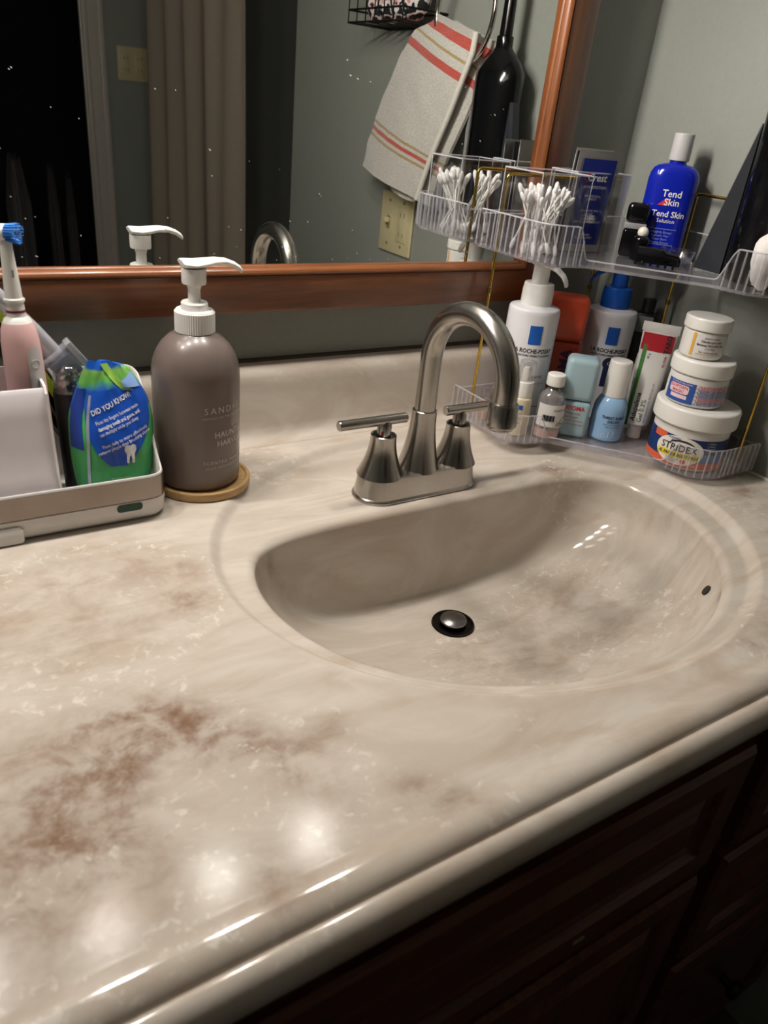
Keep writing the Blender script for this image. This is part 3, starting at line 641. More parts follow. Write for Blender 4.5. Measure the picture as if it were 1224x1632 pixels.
# black lidded canister in the caddy
M_bk2 = mat('matte_black_can', '#09090a', 0.45, var=0.1)
cn = thing('black_canister', 'slim black cylinder with clear domed lid behind the green pouch', 'canister', (-0.3475, 0.096, 0.0085))
part('body', lathe(fillet([(0.0, 0.0), (0.0125, 0.0), (0.0145, 0.10), (0.0140, 0.103), (0.0, 0.103)], 0.002), 36), M_bk2, cn)
part('dome_lid', lathe([(0.0142, 0.103), (0.0138, 0.112), (0.0125, 0.120), (0.009, 0.126), (0.004, 0.1285), (0.0, 0.129)], 28), clear('dome_clear', (0.8, 0.8, 0.82), 0.25, 0.08), cn)
# foil liner crumpled inside the dome
fo = sphere(0.0105, 18, 12); fo.fn(lambda p: p*(1+0.35*mnoise.noise(p*260))); fo.mv(0, 0, 0.112)
part('foil', fo, mat('foil', '#c9c6c2', 0.18, metal=1.0, var=0.2), cn, 0)
# shaver with clear cap, leaning
sh = thing('razor', 'grey white razor with clear cover leaning behind the pink toothbrush', 'razor', (-0.3525, 0.1030, 0.1385), rot=(0, 0, 0))
Mx = Matrix.Rotation(math.radians(-36), 4, 'Y')
part('handle', lathe([(0.0, -0.006), (0.0075, -0.006), (0.0088, 0.01), (0.0088, 0.035), (0.0074, 0.06), (0.006, 0.085), (0.0, 0.088)], 24, ex=1.0, ey=0.7).xf(Mx), mat('razor_grey', '#b9b9bf', 0.25, metal=0.4, var=0.05), sh)
cap_g = bbox(0.030, 0.016, 0.032, 0.003, 3, (0.001, -0.004, -0.006)).xf(Mx)
part('clear_cover', cap_g, frost('cover_clear', '#aab0ba', 0.38), sh)
part('blade_block', bbox(0.022, 0.010, 0.022, 0.002, 2, (0.0, -0.003, -0.008)).xf(Mx), mat('blade_navy', '#56607a', 0.35), sh)
for q in (-0.005, 0.005):
    part('screw', lathe([(0.0, 0.0), (0.0032, 0.0), (0.0030, 0.0012), (0.0022, 0.0004), (0.0, 0.0004)], 16).xf(Mx @ Matrix.Translation((q, -0.0125, -0.010)) @ Matrix.Rotation(PI/2, 4, 'X')), mat('screw_steel', '#9a9ca4', 0.3, metal=1.0), sh)
part('cover_ridge', bbox(0.006, 0.017, 0.034, 0.001, 2, (0.0165, -0.004, -0.006)).xf(Mx), frost('ridge_clear', '#b9bcc2', 0.5), sh)
letter(text_geo('ULTRA', 0.005).fn(lambda p: Mx @ V((p.y, -0.0066, 0.045-p.x))), M_txt_dark, sh)
# black and lime tube leaning
lt = thing('toothpaste_tube', 'black and lime green tube leaning at the back of the white caddy', 'tube', (-0.372, 0.1235, 0.115))
Ml = Matrix.Rotation(math.radians(-26), 4, 'Y')
def tube_body(w0, d0, w1, d1, z0, z1, n=24, k=8):
    return loft([[((w0+(w1-w0)*i/k)*math.cos(2*PI*j/n), (d0+(d1-d0)*(i/k))*math.sin(2*PI*j/n), z0+(z1-z0)*i/k) for j in range(n)] for i in range(k+1)])
part('body', tube_body(0.013, 0.009, 0.0165, 0.0025, -0.085, 0.10).xf(Ml), M_blackg, lt)
part('stripe', span(0.004, 0.012, -0.0088, -0.0078, -0.04, 0.09).xf(Ml), mat('lime_print', '#a8b52e', 0.4), lt)
part('crimp', bbox(0.036, 0.004, 0.022, 0.0008, 2, (0, 0, 0.108)).xf(Ml), mat('crimp_pale', '#cfd2b6', 0.4), lt)
part('cap', lathe(fillet([(0.0, -0.103), (0.010, -0.103), (0.011, -0.085), (0.0, -0.085)], 0.002), 20).xf(Ml), M_blackg, lt)

# floss pick pouch
PXc, PYc = -0.3200, 0.066
po = thing('floss_pouch', 'crinkled green and blue resealable floss pouch standing in the white caddy', 'pouch', (PXc, PYc, 0.0095), face_cam(PXc, PYc, 4))
PW0, PH, PD0 = 0.0352, 0.134, 0.0235
def pw(v):   # half width along height
    return PW0*(0.80 + 0.30*math.sin(PI*min(1, 0.12+v*0.80))) * (1 - 0.42*max(0, (v-0.58)/0.42)**1.7)
def pd(v): return PD0*(0.72+0.28*math.sin(PI*min(1, v*1.3)))*(1-0.90*max(0, (v-0.45)/0.55)**1.4)
def pouch(u, v, off=0.0):
    """u -1..1 across the front, v 0..1 up; front surface"""
    w = pw(v); x = w*u; d = pd(v)*max(0.0, 1-abs(u)**2.6)**0.6
    wr = 0.0024*mnoise.noise(V((u*2.2, v*5.0, 1.3))) + 0.0013*mnoise.noise(V((u*6+v*4, v*9, 4.1))) + 0.0007*mnoise.noise(V((u*14-v*8, v*20, 7.7)))
    topz = PH*v - 0.010*max(0, v-0.75)*4*max(0, u+0.1)*0.6
    return V((x + 0.004*v, -(d + off + wr*(1-abs(u)**4)) + 0.012*v, topz))
NU, NV = 40, 44
fr_, bk_ = [], []
for j in range(NV+1):
    v = j/NV
    fr_.append([pouch(-1+2*i/NU, v) for i in range(NU+1)])
    row = []
    for i in range(NU+1):
        p = pouch(1-2*i/NU, v); row.append(V((p.x, 0.012*v*2-p.y, p.z)))
    bk_.append(row)
pg = loft([fr_[j]+bk_[j][1:-1] for j in range(NV+1)])
mp_ = bpy.data.materials.new('pouch_film'); mp_.use_nodes = True; nt = mp_.node_tree; b_ = nt.nodes['Principled BSDF']
tc = nt.nodes.new('ShaderNodeTexCoord'); sx_ = nt.nodes.new('ShaderNodeSeparateXYZ'); nt.links.new(tc.outputs['Object'], sx_.inputs[0])
nz = nt.nodes.new('ShaderNodeTexNoise'); nz.inputs['Scale'].default_value = 45; nt.links.new(tc.outputs['Object'], nz.inputs['Vector'])
ad = nt.nodes.new('ShaderNodeMath'); ad.operation = 'MULTIPLY_ADD'; ad.inputs[1].default_value = 0.02; nt.links.new(nz.outputs[0], ad.inputs[0]); nt.links.new(sx_.outputs['Z'], ad.inputs[2])
mr = nt.nodes.new('ShaderNodeMapRange'); mr.inputs['From Min'].default_value = 0.01; mr.inputs['From Max'].default_value = 0.144; nt.links.new(ad.outputs[0], mr.inputs['Value'])
rp = nt.nodes.new('ShaderNodeValToRGB'); nt.links.new(mr.outputs[0], rp.inputs[0])
els = rp.color_ramp.elements
els[0].position = 0.0; els[0].color = lin('#157050'); els[1].position = 1.0; els[1].color = lin('#1d58c0')
for p_, c_ in ((0.12, '#1f8a54'), (0.25, '#3ea45a'), (0.66, '#4fae62'), (0.70, '#2a57b8'), (0.82, '#2f66b4'), (0.86, '#5fae58'), (0.94, '#86c05a'), (0.965, '#2460c0')):
    e = els.new(p_); e.color = lin(c_)
nt.links.new(rp.outputs[0], b_.inputs['Base Color']); b_.inputs['Roughness'].default_value = 0.28
bpn = nt.nodes.new('ShaderNodeBump'); bpn.inputs['Strength'].default_value = 0.25; bpn.inputs['Distance'].default_value = 0.003; nt.links.new(nz.outputs[0], bpn.inputs['Height']); nt.links.new(bpn.outputs[0], b_.inputs['Normal'])
part('film', pg, mp_, po, 60)
def on_pouch(fn, name, m, nu=24, nv=24, off=0.0006):
    vs = []; fs = []
    for j in range(nv+1):
        for i in range(nu+1):
            u, v = fn(i/nu, j/nv); vs.append(pouch(u, v, off))
    for j in range(nv):
        for i in range(nu): a = j*(nu+1)+i; fs.append((a, a+1, a+nu+2, a+nu+1))
    return part(name, G().add(vs, fs), m, po, 60, fix=False)
def shield(s, t):
    # label: narrow rounded bottom, wide top
    v = 0.30+0.50*t; lo = max(0.0, 1-((1-t)**3.2)); u0 = -0.66+0.60*(1-lo)*0.9; u1 = 0.95-0.70*(1-lo)
    return u0+(u1-u0)*s, v + 0.05*s*t
on_pouch(shield, 'label', mat('pouch_label_blue', '#1c4fb4', 0.3, var=0.06), 28, 28, 0.0009)
on_pouch(lambda s, t: (-0.62+0.035*math.sin(t*3)+0.07*s-0.10*(1-t), 0.10+0.68*t), 'silver_seam', mat('pouch_silver', '#a9b6c8', 0.3, metal=0.4), 3, 24, 0.0012)
on_pouch(lambda s, t: (-0.30+0.75*t+0.34*s-0.1, 0.985-0.17*t), 'lime_band', mat('pouch_lime', '#93c356', 0.35), 6, 14, 0.0010)
on_pouch(lambda s, t: (0.40+0.55*s, 0.84+0.13*t*(0.35+0.65*s)), 'clear_flap', mat('pouch_flap', '#8fb2ec', 0.2, var=0.05), 6, 6, 0.0022)
on_pouch(lambda s, t: (-0.97+0.26*s, 0.42+0.40*t), 'side_print', mat('pouch_navy', '#173a92', 0.3), 6, 14, 0.0008)
def pouch_text(s, size, u, v, ang=22, bold=0.0, k=0.9, m=None):
    g = rot2(squash(text_geo(s, size, bold=bold), k), math.radians(ang))
    g.fn(lambda p: pouch(max(-0.98, min(0.98, u + p.x/PW0)), max(0, min(1, v + p.y/PH)), 0.0015))
    letter(g, m or M_txt_white, po)
pouch_text('DID YOU KNOW?', 0.0070, 0.02, 0.725, 24, 0.02, 0.72)
pouch_text('Floss fits fingers between teeth', 0.0046, 0.13, 0.655, 22, 0.0, 0.70)
pouch_text('damaging teeth and gums, and', 0.0046, 0.16, 0.615, 22, 0.015, 0.70)
pouch_text('can multiply while you sleep', 0.0046, 0.14, 0.575, 22, 0.0, 0.68)
pouch_text('Floss daily to more effectively', 0.0046, 0.26, 0.500, 22, 0.0, 0.74)
pouch_text('remove plaque than brushing alone', 0.0046, 0.24, 0.462, 22, 0.01, 0.72)
tooth = [(-0.0045, 0.008), (-0.002, 0.0092), (0.0, 0.0082), (0.002, 0.0095), (0.0045, 0.0082), (0.005, 0.004), (0.0035, 0.0), (0.0034, -0.008), (0.0018, -0.0095), (0.0006, -0.002), (-0.0006, -0.002), (-0.0014, -0.009), (-0.003, -0.0085), (-0.0032, 0.0), (-0.005, 0.004)]
g = G().add([(0, 0.003, 0)] + [(x, y, 0) for x, y in tooth], [(0, i+1, (i+1) % len(tooth)+1) for i in range(len(tooth))])
g.fn(lambda p: pouch(0.36+p.x/PW0, 0.385+p.y/PH, 0.0015)); letter(g, M_txt_white, po, 'tooth_print')
for k, (s, v) in enumerate((('30 mint picks', 0.205), ('resealable bag', 0.182), ('twin line floss', 0.160))): pouch_text(s, 0.0036, 0.12, v, 4, 0, 0.9, mat('print_mint', '#a9d8b0', 0.5))

# ------------------------------------------------------------------ corner organizer, two tiers
org = thing('corner_organizer', 'two-tier clear acrylic corner organizer with brass wire frame by the side wall', 'organizer', (0, 0, 0))
BXo, BYo = 0.430, 0.158
path = [(0.166, BYo), (0.166, 0.056), (0.171, 0.038), (0.186, 0.027), (0.205, 0.022), (0.222, 0.018), (0.3135, -0.090), (0.3165, -0.108), (0.322, -0.126), (0.336, -0.141), (0.355, -0.146), (BXo, -0.146), (BXo, BYo)]
high = [1, 1, 1, 1, 1, 0, 0, 1, 1, 1, 1, 1, 1]
def organizer_tier(name, z0, hh, lowh):
    pts = []; hs = []
    n = len(path)
    for i in range(n):
        a, b = V(path[i]), V(path[(i+1) % n]); k = max(1, int((b-a).length/0.0012))
        for q in range(k):
            pts.append(tuple(a.lerp(b, q/k))); t = q/k
            if i < 4 or 7 <= i <= 10: h = 1.0
            elif i == 4: h = 1-t*t*(3-2*t)
            elif i == 5: h = 0.0
            elif i == 6: h = t*t*(3-2*t)
            else: h = 0.85
            hs.append(h)
    # path is anticlockwise: inside to the left
    L = 0.0; lens = []
    for i in range(len(pts)):
        lens.append(L); L += (V(pts[(i+1) % len(pts)])-V(pts[i])).length
    ins = inset(pts, 0.0022)
    def scal(i): return 0.0010*hs[i]*math.sin(2*PI*lens[i]/0.0085)
    out = [(p[0]+(q[0]-p[0])/0.0022*scal(i), p[1]+(q[1]-p[1])/0.0022*scal(i)) for i, (p, q) in enumerate(zip(pts, ins))]
    top = [z0+lowh+(hh-lowh)*h for h in hs]
    rg = [[(x, y, z0) for x, y in inset(pts, 0.004)], [(x, y, z0+0.001) for x, y in inset(pts, 0.001)], [(x, y, z0+0.004) for x, y in out], [(p[0], p[1], top[i]) for i, p in enumerate(out)],
          [(p[0], p[1], top[i]) for i, p in enumerate(ins)], [(x, y, z0+0.004) for x, y in inset(pts, 0.003)]]
    o_ = part(name, loft(rg), M_clear, org, 50)
    part('tray_rim_glint', tube([(p[0], p[1], top[i]) for i, p in enumerate(inset(pts, 0.0011))][::3], 0.0010, 6, True), M_edge_glint, o_, 60)  # pale tube paints the bright top edge of the clear wall
    rb = G(); nxt = 0.0
    for i in range(len(pts)):
        if hs[i] > 0.5 and hs[i] != 0.85 and lens[i] >= nxt:
            nxt = lens[i]+0.0085; rb.merge(tube([(out[i][0], out[i][1], z0+0.004), (out[i][0], out[i][1], top[i])], 0.0011, 5))
    part('rib_glints', rb, M_rib_glint, o_, 60)['kind'] = 'stuff'  # thin whitish lines stand for the highlights down each rib
    part('tray_floor', prism(inset(pts, 0.0035)[::4], z0+0.0005, z0+0.0038), M_base, o_)
    return o_
organizer_tier('lower_tray', 0.006, 0.040, 0.010)
organizer_tier('upper_tray', 0.230, 0.046, 0.010)
# compartment boxes on the upper tier
def clear_box(name, x0, x1, y0, y1, z0, z1, t=0.0016):
    g = span(x0, x1, y0, y0+t, z0, z1, 0.0004, 1).merge(span(x0, x1, y1-t, y1, z0, z1, 0.0004, 1)).merge(span(x0, x0+t, y0+t, y1-t, z0, z1, 0.0004, 1)).merge(span(x1-t, x1, y0+t, y1-t, z0, z1, 0.0004, 1))
    o_ = part(name, g, M_clear, org, 30)
    part('box_rim_glint', tube([(x0, y0, z1), (x1, y0, z1), (x1, y1, z1), (x0, y1, z1)], 0.0009, 6, True), M_edge_glint, o_)  # pale outline painted where the clear box edges look bright
    for x_, y_ in ((x0, y0), (x1, y0), (x1, y1), (x0, y1)): part('box_edge_glint', tube([(x_, y_, z0), (x_, y_, z1)], 0.0007, 6), M_edge_glint, o_)
    return o_
clear_box('swab_compartment', 0.170, 0.250, 0.062, 0.128, 0.2345, 0.3265)
clear_box('sachet_compartment', 0.2515, 0.346, 0.090, 0.135, 0.2345, 0.3285)
# brass wire frames: an inverted U along each wall, with feet
def wire_u(pts, name='wire_frame'):
    path_ = []
    P = [V(p) for p in pts]
    path_.append(P[0])
    for i in range(1, len(P)-1):
        a, b, c = P[i-1], P[i], P[i+1]; r = 0.007
        p1 = b+(a-b).normalized()*r; p2 = b+(c-b).normalized()*r
        for k in range(6): t = k/5; path_.append(p1*(1-t)**2+b*2*t*(1-t)+p2*t*t)
    path_.append(P[-1])
    return part(name, tube(path_, 0.0021, 10), M_gold, org, 60)
wire_u([(0.187, 0.1415, 0.004), (0.187, 0.1415, 0.318), (0.372, 0.1415, 0.318), (0.372, 0.1415, 0.004)])
wire_u([(0.424, 0.0445, 0.004), (0.424, 0.0445, 0.316), (0.424, -0.124, 0.316), (0.424, -0.124, 0.004)])
for x, y in ((0.187, 0.1415), (0.372, 0.1415), (0.424, 0.0445), (0.424, -0.124)):
    for z in (0.0, 0.175):
        part('wire_sleeve' if z else 'rubber_foot', lathe([(0.0, 0.0), (0.0032, 0.0), (0.0032, 0.006), (0.0, 0.006)], 12).mv(x, y, z+0.0002), mat('brass_dark', '#8b7a3e', 0.3, metal=1.0) if z else mat('foot_clear', '#c9c9c9', 0.4), org)
ZL = 0.0104      # floor of the lower tray
ZU = 0.2344      # floor of the upper tray

# ------------------------------------------------------------------ lotion bottles
def lotion(name, label, x, y, r, hb, cap_mat, nozzle_rot, extra, prt, lock=False):
    t = thing(name, label, 'bottle', (x, y, ZL), face_cam(x, y, extra))
    part('bottle', lathe(fillet([(0.0, 0.0), (r, 0.0), (r, hb-0.004), (r*0.97, hb), (r*0.55, hb+0.004), (0.0, hb+0.004)], 0.004), 56), mat('lotion_white', '#dfdfe2', 0.3, var=0.015), t, 40)
    c = part('collar', lathe(fillet([(0.0, hb), (r*0.60, hb), (r*0.60, hb+0.020), (r*0.56, hb+0.030), (r*0.30, hb+0.0305), (0.0, hb+0.0305)], 0.0015), 40), cap_mat, t, 30)
    st = part('pump_stem', lathe([(0.0, hb+0.030), (r*0.32, hb+0.030), (r*0.32, hb+0.052), (0.0, hb+0.052)], 28), cap_mat, t)
    rg = []
    for xx, z, w, h in ((-0.0125, 0.052, 0.006, 0.002), (-0.010, 0.0535, 0.0095, 0.0035), (0.0, 0.054, 0.0115, 0.004), (0.012, 0.0535, 0.0085, 0.0036), (0.024, 0.0500, 0.006, 0.0033), (0.034, 0.0445, 0.005, 0.003), (0.039, 0.0385, 0.0046, 0.003), (0.0405, 0.0345, 0.0042, 0.0026)):
        rg.append([(xx, w*math.cos(2*PI*k/14), hb+z+h*math.sin(2*PI*k/14)) for k in range(14)])
    part('pump_head', loft(rg).xf(Matrix.Rotation(nozzle_rot-t.rotation_euler.z, 4, 'Z')), cap_mat, t, 45)
    M_lb = mat('logo_blue', '#1457b0', 0.4, var=0.02)
    letter(on_cyl(rect2(0.0165, 0.024, 6, 1), r, hb-0.030, 13), M_lb, t, 'blue_square_print')
    letter(on_cyl(squash(text_geo('LA ROCHE-POSAY', 0.0078, bold=0.022), 0.86), r, hb-0.0510, 14), M_txt_dark, t)
    letter(on_cyl(squash(text_geo('LABORATOIRE DERMATOLOGIQUE', 0.0039, bold=0.015), 0.86), r, hb-0.0570, 14), M_txt_dark, t)
    prt(t, r, hb)
    return t
def p1(t, r, hb):
    letter(on_cyl(text_geo('TOLERIANE', 0.0052), r, hb-0.085, 26), mat('print_slate', '#6a7684', 0.6), t)
    letter(on_cyl(text_geo('Hydrating Gentle Cleanser', 0.0035), r, hb-0.094, 26), mat('print_slate', '#6a7684', 0.6), t)
    letter(on_cyl(rect2(0.05, 0.0009, 14), r, hb-0.126, 10), mat('print_line', '#55607a', 0.6), t)
lotion('lotion_bottle', 'tall white lotion bottle with white pump, blue square logo, beside orange bottle', 0.2330, 0.1000, 0.0335, 0.156, M_pump, math.radians(-80), 0, p1)
def p2(t, r, hb):
    disc = ellipse2(0.0085, 0.0085)
    nv = mat('print_navy', '#20264a', 0.4)
    letter(on_cyl(disc, r, hb-0.068, 18), nv, t, 'round_print'); letter(on_cyl(rect2(0.010, 0.03, 4), r, hb-0.086, 16), nv, t, 'navy_print')
    letter(on_cyl(text_geo('C', 0.007), r, hb-0.068, 18, 0.0008), M_txt_white, t)
    letter(on_cyl(text_geo('LIPIKAR', 0.0055), r, hb-0.092, -18), M_txt_dark, t)
lotion('lotion_bottle', 'white lotion bottle with blue pump behind the light blue bottles', 0.3690, 0.0870, 0.0335, 0.150, mat('pump_blue', '#0e4fa8', 0.3, var=0.03), math.radians(150), 0, p2)

# orange bottle and small blue one of the same shape
def square_bottle(name, label, x, y, w, d, h, split, cap_m, body_m, extra):
    t = thing(name, label, 'bottle', (x, y, ZL), face_cam(x, y, extra))
    part('body', bbox(w, d, split-0.0005, 0.006, 4).mv(0, 0, split/2), body_m, t)
    part('cap', bbox(w, d, h-split, 0.008, 5).mv(0, 0, (h+split)/2), cap_m, t)
    return t
t = square_bottle('body_wash_bottle', 'tall orange square bottle with rounded cap between the two white lotion bottles', 0.2985, 0.1030, 0.052, 0.040, 0.168, 0.108, mat('cap_orange', '#d4512f', 0.35, var=0.03), mat('body_orange', '#b8432a', 0.35, var=0.04), 6)
g = rot2(text_geo('BYOMA', 0.019, bold=0.035), PI/2)
letter(on_flat(g, -0.020, 0.066, 0.007), mat('print_purple', '#45264d', 0.5), t)
t = square_bottle('serum_bottle', 'small pale blue square bottle with red lettering behind the glass vial', 0.2730, 0.0330, 0.042, 0.034, 0.106, 0.0495, mat('cap_powder_blue', '#a2bcc4', 0.4, var=0.02), mat('body_powder_blue', '#96b3bb', 0.35, var=0.03), 4)
M_red = mat('print_red', '#c03038', 0.5)
letter(on_flat(text_geo('BYOMA', 0.0078, bold=0.03), -0.017, 0.0405), M_red, t)
for k, s in enumerate(('Moisturizing', 'Gel-Cream', 'Hydrate and restore', 'Barrier lipid complex')):
    letter(on_flat(text_geo(s, 0.0042 if k < 2 else 0.0032, align='LEFT'), -0.017, 0.0335-0.005*k, -0.012), M_red, t)

# glass vial with white cap
t = thing('glass_vial', 'small clear glass vial with white screw cap and pink liquid at front', 'bottle', (0.2335, 0.0375, ZL), face_cam(0.2335, 0.0375, 8))
M_cg = clear('vial_glass', (0.88, 0.88, 0.88), 0.12, 0.03)
part('glass', lathe(fillet([(0.0, 0.0), (0.0185, 0.0), (0.0185, 0.052), (0.0165, 0.060), (0.0085, 0.066), (0.0085, 0.074), (0.0, 0.074)], 0.003), 40), M_cg, t, 40)
part('liquid', lathe([(0.0, 0.0015), (0.0172, 0.0015), (0.0172, 0.013), (0.0, 0.013)], 32), mat('pink_sediment', '#d3aba2', 0.5), t)
part('clear_liquid', lathe([(0.0, 0.0135), (0.0172, 0.0135), (0.0172, 0.050), (0.0145, 0.058), (0.0072, 0.065), (0.0, 0.065)], 32), frost('vial_liquid', '#cfcac8', 0.4), t)
part('cap', lathe(fillet([(0.0, 0.070), (0.0118, 0.070), (0.0118, 0.0835), (0.011, 0.085), (0.0, 0.085)], 0.001), 36), M_white, t)
part('label', on_cyl(rect2(0.050, 0.030, 20), 0.0186, 0.033, 20), mat('paper_label', '#d9d6d2', 0.6, var=0.02), t, 0, fix=False)
bars = G()
for k in range(12): bars.merge(rect2(0.0006+0.0005*(k*7 % 3), 0.008, 1).mv(-0.016+k*0.0013, 0.0, 0))
letter(on_cyl(bars, 0.0186, 0.030, 20, 0.0009), M_txt_dark, t, 'barcode_print')
for k, (s, q) in enumerate((('SHAKE WELL', 0.041), ('USA', 0.024), ('30 mL', 0.021))): letter(on_cyl(text_geo(s, 0.004), 0.0186, q, 42, 0.0009), M_txt_dark, t)
letter(on_cyl(tube([(0.0045*math.cos(q), 0.0045*math.sin(q), 0) for q in [2*PI*k/16 for k in range(16)]], 0.0006, 4, True), 0.0186, 0.026, 62, 0.0009), mat('print_green', '#7c9b6a', 0.6), t, 'leaf_print')

# light blue dropper bottle
t = thing('dropper_bottle', 'light blue round bottle with tall white cap between tube and blue square bottle', 'bottle', (0.3130, 0.0060, ZL), face_cam(0.313, 0.006, 4))
part('bottle', lathe(fillet([(0.0, 0.0), (0.0205, 0.0), (0.0225, 0.003), (0.0225, 0.036), (0.0215, 0.046), (0.0175, 0.0555), (0.0140, 0.0595), (0.0, 0.0595)], 0.003), 44), mat('sky_blue_plastic', '#8db2d6', 0.22, var=0.03), t, 50)
part('cap', lathe(fillet([(0.0, 0.0585), (0.0152, 0.0585), (0.0146, 0.104), (0.0135, 0.1065), (0.0, 0.1068)], 0.0015), 40), M_white, t)
M_nv = mat('print_ink', '#31405e', 0.5)
for s, sz, z, bd in (('THIRST BURST', 0.0050, 0.034, 0.03), ('DROPS', 0.0050, 0.0285, 0.03), ('hyaluronic hydration', 0.0030, 0.0245, 0), ('soft dewy finish', 0.0030, 0.021, 0)): letter(on_cyl(text_geo(s, sz, bold=bd), 0.0226, z, 18), M_nv, t)
letter(on_cyl(text_geo('e.l.f.', 0.013), 0.0226, 0.0105, 10), mat('print_frost', '#b9cfe6', 0.4), t)

# medicated gel tube standing on its cap
t = thing('gel_tube', 'white gel tube with red crimp band and green stripe, leaning on its cap', 'tube', (0.3560, -0.0080, ZL), face_cam(0.356, -0.008, -2))
M_tw = mat('tube_white', '#d6d4d0', 0.3, var=0.015)
def tub_p(j, n, v):
    w = 0.0165+0.0055*v; d_ = 0.0150*(1-v)**0.8+0.0009; a = 2*PI*j/n; return (w*math.cos(a), d_*math.sin(a), 0.022+0.122*v)
part('body', loft([[(0.0085*math.cos(2*PI*j/32), 0.0085*math.sin(2*PI*j/32), 0.0165) for j in range(32)]] + [[tub_p(j, 32, k/14) for j in range(32)] for k in range(15)]), M_tw, t, 50)
part('cap', lathe(fillet([(0.0, 0.0), (0.0095, 0.0), (0.0085, 0.017), (0.0, 0.017)], 0.001), 28), M_white, t)
part('crimp', bbox(0.047, 0.0022, 0.012, 0.0006, 2, (0, 0, 0.1495)), M_tw, t)
def on_tube(g, z, x=0.0, eps=0.0006):
    def f(p):
        zz = z+p.y; v = max(0, min(1, (zz-0.022)/0.122)); w = 0.0165+0.0055*v; d_ = 0.0150*(1-v)**0.8+0.0009; xx = x+p.x; q = max(0.02, 1-(xx/w)**2) if abs(xx) < w else 0.02
        return (xx, -d_*math.sqrt(q)-eps, zz)
    return g.fn(f)
letter(on_tube(rect2(0.0395, 0.022, 12, 4), 0.131), mat('print_crimson', '#a01c2a', 0.4), t, 'red_band_print')
letter(on_tube(rect2(0.0050, 0.110, 2, 20), 0.072, -0.0135), mat('print_leaf_green', '#3f7a3c', 0.4), t, 'green_stripe_print')
letter(on_tube(rot2(text_geo('Adapalene', 0.0092, bold=0.015, align='LEFT'), PI/2), 0.026, -0.0055), M_txt_dark, t)
letter(on_tube(rot2(text_geo('Gel 0.3%', 0.0086, align='LEFT'), PI/2), 0.026, 0.0030), mat('print_deep_green', '#2e5a3a', 0.5), t)
letter(on_tube(rot2(text_geo('For Topical Use Only. Not for eye use.', 0.0034, align='LEFT'), PI/2), 0.026, 0.0090), mat('print_blue_ink', '#3f5a8c', 0.5), t)
letter(on_tube(rot2(text_geo('TARO', 0.0085, bold=0.03), PI/2), 0.131, 0.0135, 0.0012), M_txt_dark, t)
letter(on_tube(rot2(text_geo('Rx Only', 0.0042, bold=0.02), PI/2), 0.109, 0.0140), mat('print_crimson', '#a01c2a', 0.4), t)
letter(on_tube(rot2(text_geo('45 g', 0.0042), PI/2), 0.113, -0.0065), M_txt_dark, t)

# stacked jars
def jar(name, label, x, y, z, rb, rl, h, hl, lab, extra=0.0):
    t = thing(name, label, 'jar', (x, y, z), face_cam(x, y, extra))
    part('body', lathe(fillet([(0.0, 0.0), (rb*0.93, 0.0), (rb, 0.003), (rb, h-hl-0.0005), (0.0, h-hl-0.0005)], 0.003), 56), mat('jar_white', '#dcdad5', 0.35, var=0.015), t, 40)
    part('lid', lathe(fillet([(0.0, h-hl), (rl, h-hl), (rl, h-0.002), (rl*0.96, h), (rl*0.5, h-0.0006), (0.0, h-0.0006)], 0.0022), 64), M_white, t, 30)
    lab(t, rb)
    return t
M_orange = mat('print_orange', '#d05c3c', 0.45); M_navy = mat('print_dark_blue', '#17336b', 0.4, var=0.05); M_yellow = mat('print_yellow', '#e3cf3a', 0.45); M_cream = mat('print_cream', '#e2ddd4', 0.45); M_sky = mat('print_steel_blue', '#4f78ab', 0.45)
def lab1(t, r):
    z0 = 0.0035
    letter(on_cyl(rect2(2*PI*r*0.96, 0.038, 60), r, z0+0.020, 0, 0.0003), M_navy, t, 'wrap_print')
    letter(on_cyl(rect2(0.050, 0.015, 14), r, 0.0165, 48, 0.0006), M_sky, t, 'blue_print')
    letter(on_cyl(rect2(2*PI*r*0.96, 0.0085, 60), r, 0.0080, 0, 0.0007), M_orange, t, 'orange_band_print')
    letter(on_cyl(rect2(0.020, 0.009, 8), r, 0.0385, -44, 0.0007), M_orange, t, 'orange_patch_print')
    letter(on_cyl(ellipse2(0.0300, 0.0185), r, 0.0245, -8, 0.0010), M_cream, t, 'oval_print')
    letter(on_cyl(rect2(0.053, 0.0075, 16), r, 0.0185, -8, 0.0013), M_yellow, t, 'yellow_band_print')
    letter(on_cyl(squash(text_geo('STRIDEX', 0.0125, bold=0.01), 0.92), r, 0.0275, -9, 0.0014), M_txt_dark, t)
    letter(on_cyl(squash(text_geo('XL FACE & BODY PADS', 0.0056, bold=0.02, shear=0.2), 0.85), r, 0.0185, -8, 0.0017), M_txt_dark, t)
    letter(on_cyl(text_geo('ALCOHOL\nFREE', 0.0034, bold=0.02), r, 0.0375, -18, 0.0014), M_navy, t)
    letter(on_cyl(text_geo('Daily use pads\nclear skin', 0.0028), r, 0.0115, -14, 0.0014), M_txt_dark, t)
    letter(on_cyl(ellipse2(0.0032, 0.0026), r, 0.0118, 2, 0.0014), M_red, t, 'red_dot_print')
    letter(on_cyl(text_geo('Maximum Strength Pads', 0.0042), r, 0.0080, -4, 0.0011), M_cream, t)
    letter(on_cyl(text_geo('v Cleans\nv Clears\nv Smooths', 0.0034), r, 0.0360, 38, 0.0008), M_txt_white, t)
    arc = tube([(-0.004+0.016*math.cos(q), 0.0275+0.0075*math.sin(q)-0.0275, 0) for q in [PI*(0.95-0.85*k/14) for k in range(15)]], [0.0004+0.0008*math.sin(PI*k/14) for k in range(15)], 5)
    letter(on_cyl(arc, r, 0.0300, 0, 0.0014), M_txt_dark, t, 'swoosh_print')
